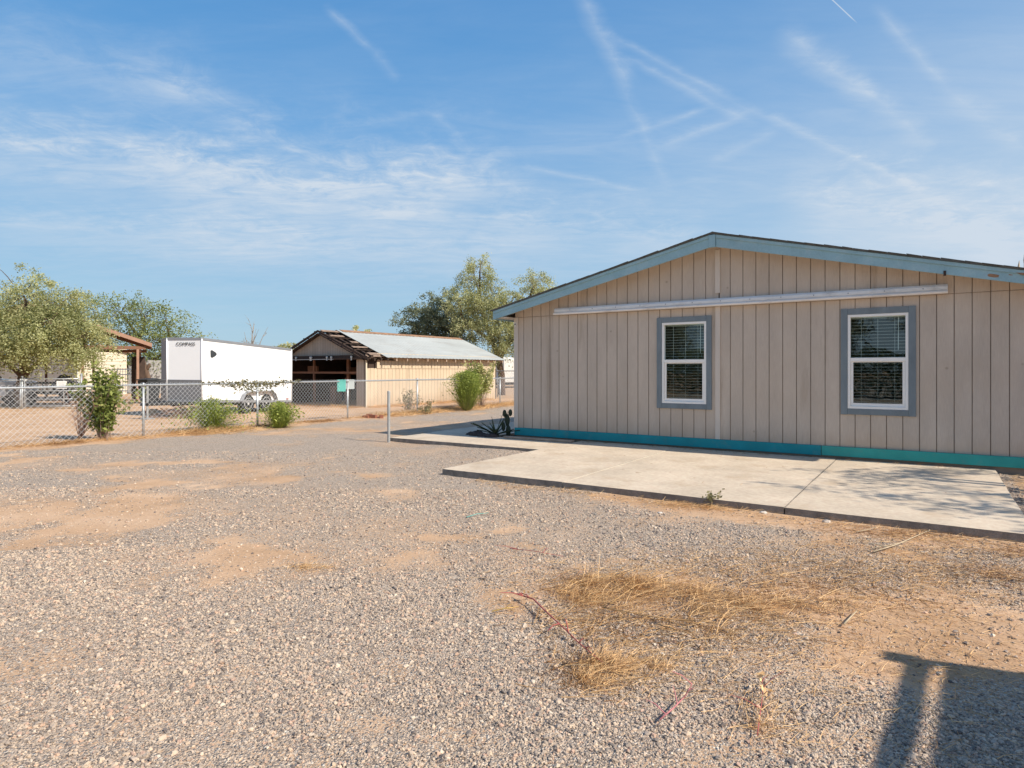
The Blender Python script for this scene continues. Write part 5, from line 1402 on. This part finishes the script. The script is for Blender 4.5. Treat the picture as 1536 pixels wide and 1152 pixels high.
for (px, py, rx, ry, n) in ((1495, 862, .16, .12, 420), (1520, 830, .2, .1, 300), (1400, 800, .5, .06, 320), (1210, 880, .25, .14, 380), (890, 930, .15, .12, 260), (1000, 960, .3, .1, 260), (860, 1010, .1, .12, 160)):
    v_, f_, t_ = straw_patch(n, gauss_px(px, py, rx, ry), .02, .10, .004, int(px*9+py), .85); add((v_, f_, np.clip(t_-.75, 0, 1)))
def bank(r, n):
    s_ = r.uniform(7.2, 16, n); o_ = r.normal(.05, .45, n); p = FP+FD*s_[:, None]+FNRM*o_[:, None]; return p[:, 0], p[:, 1]
add(straw_patch(7000, bank, .08, .32, .009, 8, .5))
def shedfoot(r, n):
    t = r.uniform(-4.5, 8, n); o_ = np.abs(r.normal(0, .35, n))
    q = np.where((t < 0)[:, None], SC+U*np.minimum(t, 0)[:, None]-V*o_[:, None], SC+V*np.maximum(t, 0)[:, None]+U*o_[:, None]); return q[:, 0], q[:, 1]
add(straw_patch(4500, shedfoot, .08, .3, .010, 9, .5))
add(straw_patch(2600, gauss_px(320, 648, .5, .3, 1.0), .08, .3, .006, 10, .55))
add(straw_patch(900, gauss_px(150, 662, .5, .12, 1.0), .05, .2, .005, 12, .6))
dg = np_mesh('dry_grass', np.concatenate(VV), np.concatenate(FF), M['straw'], None, np.concatenate(TT)); tag(dg, kind='stuff')

def stalk(name, label, cat, pts, r0, mat, side=0, seed=1, leafm=None):
    r = np.random.default_rng(seed); P = []
    for px, py, dz in pts:
        x, y = ground_pt(px, py); P.append((x, y, hz(x, y)+.010+dz))
    root = empty(name, P[0], 0, label, cat)
    O = Vector(P[0]); Q = [Vector(p)-O for p in P]
    mb = MB(); mb.tube(Q, list(np.linspace(r0*.72, r0*.32, len(Q))), 6)
    for k in range(side):
        i = r.integers(0, len(Q)-1); a = Q[i].lerp(Q[i+1], r.random()); e = a+Vector((r.normal(0, .07), r.normal(0, .07), abs(r.normal(0, .03))))
        mb.tube([a, (a+e)/2+Vector((0, 0, .01)), e], [r0*.5, r0*.4, r0*.2], 5, False)
    mb.build('stem', M[mat], root, True)
    if leafm:
        n = 26; i = r.integers(0, len(Q)-1, n); A = np.array([tuple(Q[a].lerp(Q[a+1], r.random())) for a in i])+np.abs(r.normal(0, .02, (n, 3)))
        v, f = leaves_at(A, .012, r, 2.6); np_mesh('leaves', v, f, M[leafm], root, np.clip(r.normal(.6, .2, n), 0, 1))
    return root
stalk('weed_stalk', 'long red dried weed stalk lying on the gravel at the left of the straw', 'weed', [(775, 897, .02), (800, 910, .035), (822, 935, .04), (845, 955, .035), (870, 975, .02), (905, 1003, .01)], .007, 'redstem', 9, 3, 'straw')
stalk('weed_stalk', 'long tan dried weed stalk lying across the middle of the straw', 'weed', [(905, 920, .03), (960, 932, .03), (1020, 942, .025), (1075, 948, .02)], .005, 'tanstem', 6, 4)
stalk('weed_stalk', 'short dark tan stalk below the long tan stalk in the straw', 'weed', [(985, 945, .02), (1030, 962, .03), (1068, 980, .01)], .0045, 'tanstem', 3, 5)
stalk('weed_stalk', 'thin dark stalk lying on gravel above the straw patch', 'weed', [(765, 826, .01), (800, 832, .02), (845, 841, .02)], .0045, 'redstem', 2, 6)
stalk('weed_stalk', 'thick golden curved stalk on top of the thickest straw', 'weed', [(915, 915, .03), (935, 905, .05), (955, 890, .05), (985, 884, .04)], .005, 'tanstem', 6, 7)
stalk('weed_stalk', 'forked pink stem lying alone on the stones below the straw', 'weed', [(990, 1090, .01), (1012, 1078, .03), (1028, 1062, .035), (1038, 1038, .02)], .0055, 'pinkstem', 4, 8)
stalk('weed_stalk', 'yellow leafed wilted weed right of the pink stem', 'weed', [(1136, 1112, .01), (1140, 1085, .02), (1144, 1060, .03), (1143, 1030, .01)], .0035, 'redstem', 4, 9, 'straw')
stalk('twig', 'thin green twig lying on the bare middle gravel', 'twig', [(700, 779, .005), (715, 775, .012), (733, 772, .005)], .005, 'tealplastic', 0, 10)
stalk('twig', 'orange brown twig lying at the left of the straw patch', 'twig', [(738, 922, .01), (760, 917, .015), (778, 913, .008)], .006, 'sack', 2, 11)
for k, (q, lab) in enumerate(((((1285, 800), (1318, 793)), 'short pale stick nearest the slab edge on the dirt'), (((1310, 832), (1345, 820), (1395, 797)), 'long pale forked stick below the slab edge on the dirt'), (((1308, 826), (1360, 815)), 'thin pale stick alongside the long forked stick'), (((1266, 940), (1285, 922)), 'thick pale stick alone on the dirt above the lower right shadow'))):
    stalk('stick', lab, 'stick', [(a, b, .012) for a, b in q], .008 if k in (1, 3) else .006, 'plume', 2 if k == 1 else 0, 20+k)
# green seedling at the slab edge
sx, sy = ground_pt(1070, 757)
shrub('seedling', 'small pale green seedling growing at the front edge of the patio', (sx, sy), .21, 'leaf_dull', 401, 7, 64, .33, .022, 1.0, low=.5, stemr=.003, base=.02)
# the few larger stones that stand out
for k, (px, py, s_, lab) in enumerate(((990, 769, .035, 'white stone on the gravel below the patio edge'), (850, 1002, .035, 'dark stone on the gravel below the red stalk'), (1145, 769, .05, 'pale broken concrete lump at the patio edge left of the joint'), (1240, 782, .05, 'pale flat stone at the patio edge right of the joint'))):
    x, y = ground_pt(px, py); s_ *= .62; lump('stone', (x, y, hz(x, y)), s_*1.3, s_, s_*.7, M['darkrock'] if k == 1 else M['stone'], 120+k, lab, 'stone')

# ------------------------------------------------------------------ added canopy out of view, shaped to cast the lower right shadow
e2 = np.array([.62, .785]); e1 = np.array([.915, -.403])
CH = 2.15
def shade_of(px, py):
    g = np.array(ground_pt(px, py)); return g+SUN_H*(CH/math.tan(R(SUN_EL)))
c0 = shade_of(1376, 990)
cn = empty('added_shadow_canopy', (c0[0], c0[1], 0), 0, 'added steel canopy out of view, shaped to cast the lower right shadow', 'canopy')
def skew(a0, a1, b0, b1, z0, z1):
    P_ = [tuple(e1*a+e2*b) for a, b in ((a0, b0), (a1, b0), (a1, b1), (a0, b1))]
    return MB().prism(P_, z0, z1, 'z')
skew(.15, 2.2, -3.0, -.005, CH, CH+.03).build('roof', M['galv'], cn)
skew(-.033, .033, -3.0, -.02, CH-.03, CH+.01).build('side_beam', M['brownwood'], cn)
skew(-.05, 2.2, .0, .04, CH-.03, CH+.03).build('front_beam', M['brownwood'], cn)
skew(-.06, .05, -.06, .06, CH+.032, CH+.07).build('corner_cap', M['brownwood'], cn)
for a_, b_ in ((.0, .0), (2.1, .0), (.0, -2.9), (2.1, -2.9)):
    skew(a_-.03, a_+.03, b_-.03, b_+.03, -.1, CH-.035).build('post', M['brownwood'], cn)

# hedge and trees across the lane behind the photographer, seen in the window glass
r = np.random.default_rng(66); n = 60000; X_ = r.uniform(-16, 15, n); hh_ = 1.9+1.3*fbm(X_*.5, X_*0+4, 97)
P = np.stack([X_, r.normal(0, .55, n), hh_*r.random(n)**.75], 1); v, f = leaves_at(P, .075, r, 1.6)
hx_, hy_ = HL(0, -28); hd = empty('hedge', (hx_, hy_, 0), HANG, 'long dark hedge across the lane, mirrored low in both windows', 'hedge')
np_mesh('leaves', v, f, M['leaf_dark'], hd, np.clip(r.normal(.3, .2, n), 0, 1))
mb = MB()
for k in range(16): mb.tube([(-15+k*2+r.normal(0, .3), 0, -.05), (-15+k*2, r.normal(0, .1), 1.2)], [.05, .02], 6)
mb.build('stems', M['bark'], hd)
# trees
tm = [o for o in C.objects if o.name == 'grey_green_tree'][0]
for k, (lx, ly, lab) in enumerate(((-6.2, -25, 'grey green tree across the lane, mirrored in the left window'), (7.6, -26, 'grey green tree across the lane, mirrored in the right window'), (1.7, -27, 'grey green tree furthest back across the lane'))):
    c = tm.copy(); C.objects.link(c); x, y = HL(lx, ly); c.location = (x, y, 0); c.scale = (1.0,)*3; c.rotation_euler = (0, 0, 1.3*k+.5); c['label'] = lab; c['group'] = 'trees across the lane'
    for ch in list(tm.children): copy_part(ch, c)

# ------------------------------------------------------------------ sky, sun, camera
EXPO = .52
w = bpy.data.worlds.new('World'); scene.world = w; w.use_nodes = True
nt = w.node_tree; nt.nodes.clear()
out = N(nt, 'ShaderNodeOutputWorld'); bg = N(nt, 'ShaderNodeBackground'); L(nt, bg.outputs[0], out.inputs[0])
sky = N(nt, 'ShaderNodeTexSky', sky_type='NISHITA'); sky.sun_disc = False
sky.sun_elevation = R(SUN_EL); sky.sun_rotation = math.atan2(SUN_H[0], SUN_H[1])
sky.air_density = 1.0; sky.dust_density = .6; sky.ozone_density = 1.6; sky.altitude = 400
SKY_STRENGTH = .15; bg.inputs['Strength'].default_value = SKY_STRENGTH
tc = N(nt, 'ShaderNodeTexCoord'); D = tc.outputs['Generated']
sep = N(nt, 'ShaderNodeSeparateXYZ'); L(nt, D, sep.inputs[0])
zc = math_(nt, 'ADD', math_(nt, 'MAXIMUM', sep.outputs[2], 0.0), .10)
px_ = math_(nt, 'DIVIDE', sep.outputs[0], zc); py_ = math_(nt, 'DIVIDE', sep.outputs[1], zc)
cmb = N(nt, 'ShaderNodeCombineXYZ'); L(nt, px_, cmb.inputs[0]); L(nt, py_, cmb.inputs[1])
def skynoise(scale, rotz, sx, sy, det=7, rough=.6, dist=.6):
    mp_ = N(nt, 'ShaderNodeMapping'); mp_.inputs['Rotation'].default_value = (0, 0, rotz); mp_.inputs['Scale'].default_value = (sx, sy, 1)
    L(nt, cmb.outputs[0], mp_.inputs[0]); return noise(nt, mp_.outputs[0], scale, det, rough, dist)
n3 = skynoise(4.5, -.35, .5, 1.5, 8, .66, 1.0)
n1 = skynoise(.55, .25, .55, 1.5); n2 = skynoise(2.0, .45, .55, 1.6, 7, .64, .8)
cir = math_(nt, 'MULTIPLY', ramp(nt, n1, [(.34, .0), (.64, .8)]), math_(nt, 'MULTIPLY', ramp(nt, n2, [(.25, .25), (.66, 1)]), ramp(nt, n3, [(.28, .45), (.66, 1)])))
trails = None
def pdir(px, py):
    v = Vector(((px-CX)/F, 1.0, (HY-py)/F)); return v.normalized()
wn = skynoise(7, .0, 1, 1, 5, .7, .5)
wv = skynoise(1.3, .0, 1, 1, 3, .5, .0)
for (x0, y0, x1, y1, wd, am) in ((1236, -12, 1284, 33, .0010, 1.0), (868, -20, 945, 130, .016, .50), (930, 110, 1005, 285, .012, .28), (905, 45, 1120, 160, .007, .40), (1110, 155, 1420, 305, .008, .42), (940, 85, 1130, 182, .008, .38),
        (1170, 45, 1300, 150, .020, .55), (1280, 130, 1400, 218, .014, .42), (1316, 8, 1420, 135, .010, .38), (1420, 135, 1540, 225, .016, .35), (925, 209, 1065, 158, .006, .42), (985, 220, 1130, 163, .010, .40), (1060, 245, 1170, 195, .010, .22),
        (488, 8, 560, 72, .007, .40), (560, 72, 600, 118, .009, .22), (640, 165, 695, 205, .008, .22), (770, 248, 965, 285, .006, .36), (0, 262, 330, 280, .005, .22), (520, 345, 740, 268, .022, .35), (1440, 280, 1540, 262, .008, .3), (1400, 300, 1536, 400, .03, .25), (-200, 240, 820, 300, .11, .42), (-120, 205, 430, 262, .045, .75), (230, 300, 760, 262, .05, .75), (380, 290, 700, 330, .035, .6), (-100, 335, 520, 352, .035, .6), (200, 380, 820, 372, .05, .6), (700, 330, 1080, 372, .06, .6), (1180, 300, 1600, 372, .075, .7), (-50, 60, 330, 150, .06, .35), (200, 120, 480, 240, .03, .35), (420, 215, 660, 165, .010, .18)):
    A, B = pdir(x0, y0), pdir(x1, y1); nrm = A.cross(B).normalized(); mid = (A+B).normalized(); tan = nrm.cross(mid).normalized(); half = math.acos(max(-1, min(1, A.dot(B))))/2
    def dot(vec):
        d_ = N(nt, 'ShaderNodeVectorMath', operation='DOT_PRODUCT'); L(nt, D, d_.inputs[0]); d_.inputs[1].default_value = tuple(vec); return d_.outputs['Value']
    wob = math_(nt, 'MULTIPLY', math_(nt, 'SUBTRACT', wn, .5), wd*1.6 if wd > .002 else .0)
    wob2 = math_(nt, 'MULTIPLY', math_(nt, 'SUBTRACT', wv, .5), .03 if wd > .002 else 0)
    ds = math_(nt, 'ABSOLUTE', math_(nt, 'ADD', math_(nt, 'ADD', dot(nrm), wob), wob2))
    a_ = math_(nt, 'SUBTRACT', 1.0, math_(nt, 'DIVIDE', ds, wd*1.35 if wd > .002 else wd), clamp=True); a_ = math_(nt, 'POWER', a_, 1.5)
    wd_ = wd; al = math_(nt, 'ABSOLUTE', dot(tan)); b_ = math_(nt, 'DIVIDE', math_(nt, 'SUBTRACT', math.sin(half)*1.1, al), math.sin(half)*.45, clamp=True)
    front = math_(nt, 'GREATER_THAN', dot(mid), 0.0)
    k = math_(nt, 'MULTIPLY', math_(nt, 'MULTIPLY', a_, b_), math_(nt, 'MULTIPLY', front, am))
    if wd > .002: k = math_(nt, 'MULTIPLY', k, math_(nt, 'MULTIPLY', ramp(nt, wn, [(.3, .45), (.62, 1)]), ramp(nt, n3, [(.3, .45), (.60, 1.0)])))
    trails = k if trails is None else math_(nt, 'ADD', trails, k)
lowband = ramp(nt, sep.outputs[2], [(.0, .35), (.10, .6), (.24, 1.0), (.34, .8), (.46, .42), (.70, .2)])
sdot = N(nt, 'ShaderNodeVectorMath', operation='DOT_PRODUCT'); L(nt, D, sdot.inputs[0]); sdot.inputs[1].default_value = (SUN_H[0], SUN_H[1], 0)
glow = math_(nt, 'MULTIPLY', ramp(nt, math_(nt, 'MULTIPLY_ADD', sdot.outputs['Value'], .5, .5), [(.12, 0), (.30, .12), (.60, .75)]), ramp(nt, sep.outputs[2], [(.05, 1), (.45, .25)]))
fac = math_(nt, 'ADD', math_(nt, 'ADD', math_(nt, 'MULTIPLY', cir, math_(nt, 'MULTIPLY', lowband, .62)), glow), math_(nt, 'MULTIPLY', trails, .80), clamp=True)
K = 1/(SKY_STRENGTH*2**EXPO)
def sk(r_, g_, b_): return tuple(c*K for c in s2l(r_, g_, b_))
clear = N(nt, 'ShaderNodeValToRGB'); el = clear.color_ramp.elements
STOPS = [(0.0, (168, 199, 217)), (.08, (156, 195, 220)), (.20, (136, 184, 222)), (.34, (100, 163, 218)), (.50, (78, 146, 208)), (.75, (58, 122, 190)), (1.0, (44, 100, 168))]
while len(el) < len(STOPS): el.new(.5)
for e_, (p_, c_) in zip(el, STOPS): e_.position = p_; e_.color = (*s2l(*c_), 1)
L(nt, sep.outputs[2], clear.inputs[0])
air = N(nt, 'ShaderNodeVectorMath', operation='SCALE'); L(nt, clear.outputs[0], air.inputs[0]); air.inputs['Scale'].default_value = K
skyc = mixc(nt, .94, sky.outputs[0], air.outputs[0])
CLOUD = sk(206, 219, 233)
skyf = mixc(nt, fac, skyc, CLOUD)
L(nt, skyf, bg.inputs['Color'])

sd = bpy.data.lights.new('Sun', 'SUN'); sd.energy = 4.2; sd.angle = R(.53); sd.color = (1.0, .92, .79)
so = bpy.data.objects.new('Sun', sd); C.objects.link(so)
S = Vector((SUN_H[0]*math.cos(R(SUN_EL)), SUN_H[1]*math.cos(R(SUN_EL)), math.sin(R(SUN_EL))))
so.rotation_euler = (-S).to_track_quat('-Z', 'Y').to_euler(); so.location = (10, -10, 20)

cd = bpy.data.cameras.new('Camera'); cam = bpy.data.objects.new('Camera', cd); C.objects.link(cam)
cam.location = (0, 0, EYE); cam.rotation_euler = (R(90), 0, 0)
cd.sensor_width = 36; cd.lens = F/1536*36; cd.shift_y = (HY-576)/1536; cd.clip_end = 8000; cd.clip_start = .05
scene.camera = cam
scene.view_settings.view_transform = 'Standard'; scene.view_settings.look = 'None'; scene.view_settings.gamma = 1
scene.view_settings.exposure = EXPO
scene.view_settings.use_curve_mapping = False
scene.render.filter_size = 1.1
scene.cycles.max_bounces = 6; scene.cycles.transparent_max_bounces = 12; scene.cycles.use_denoising = True
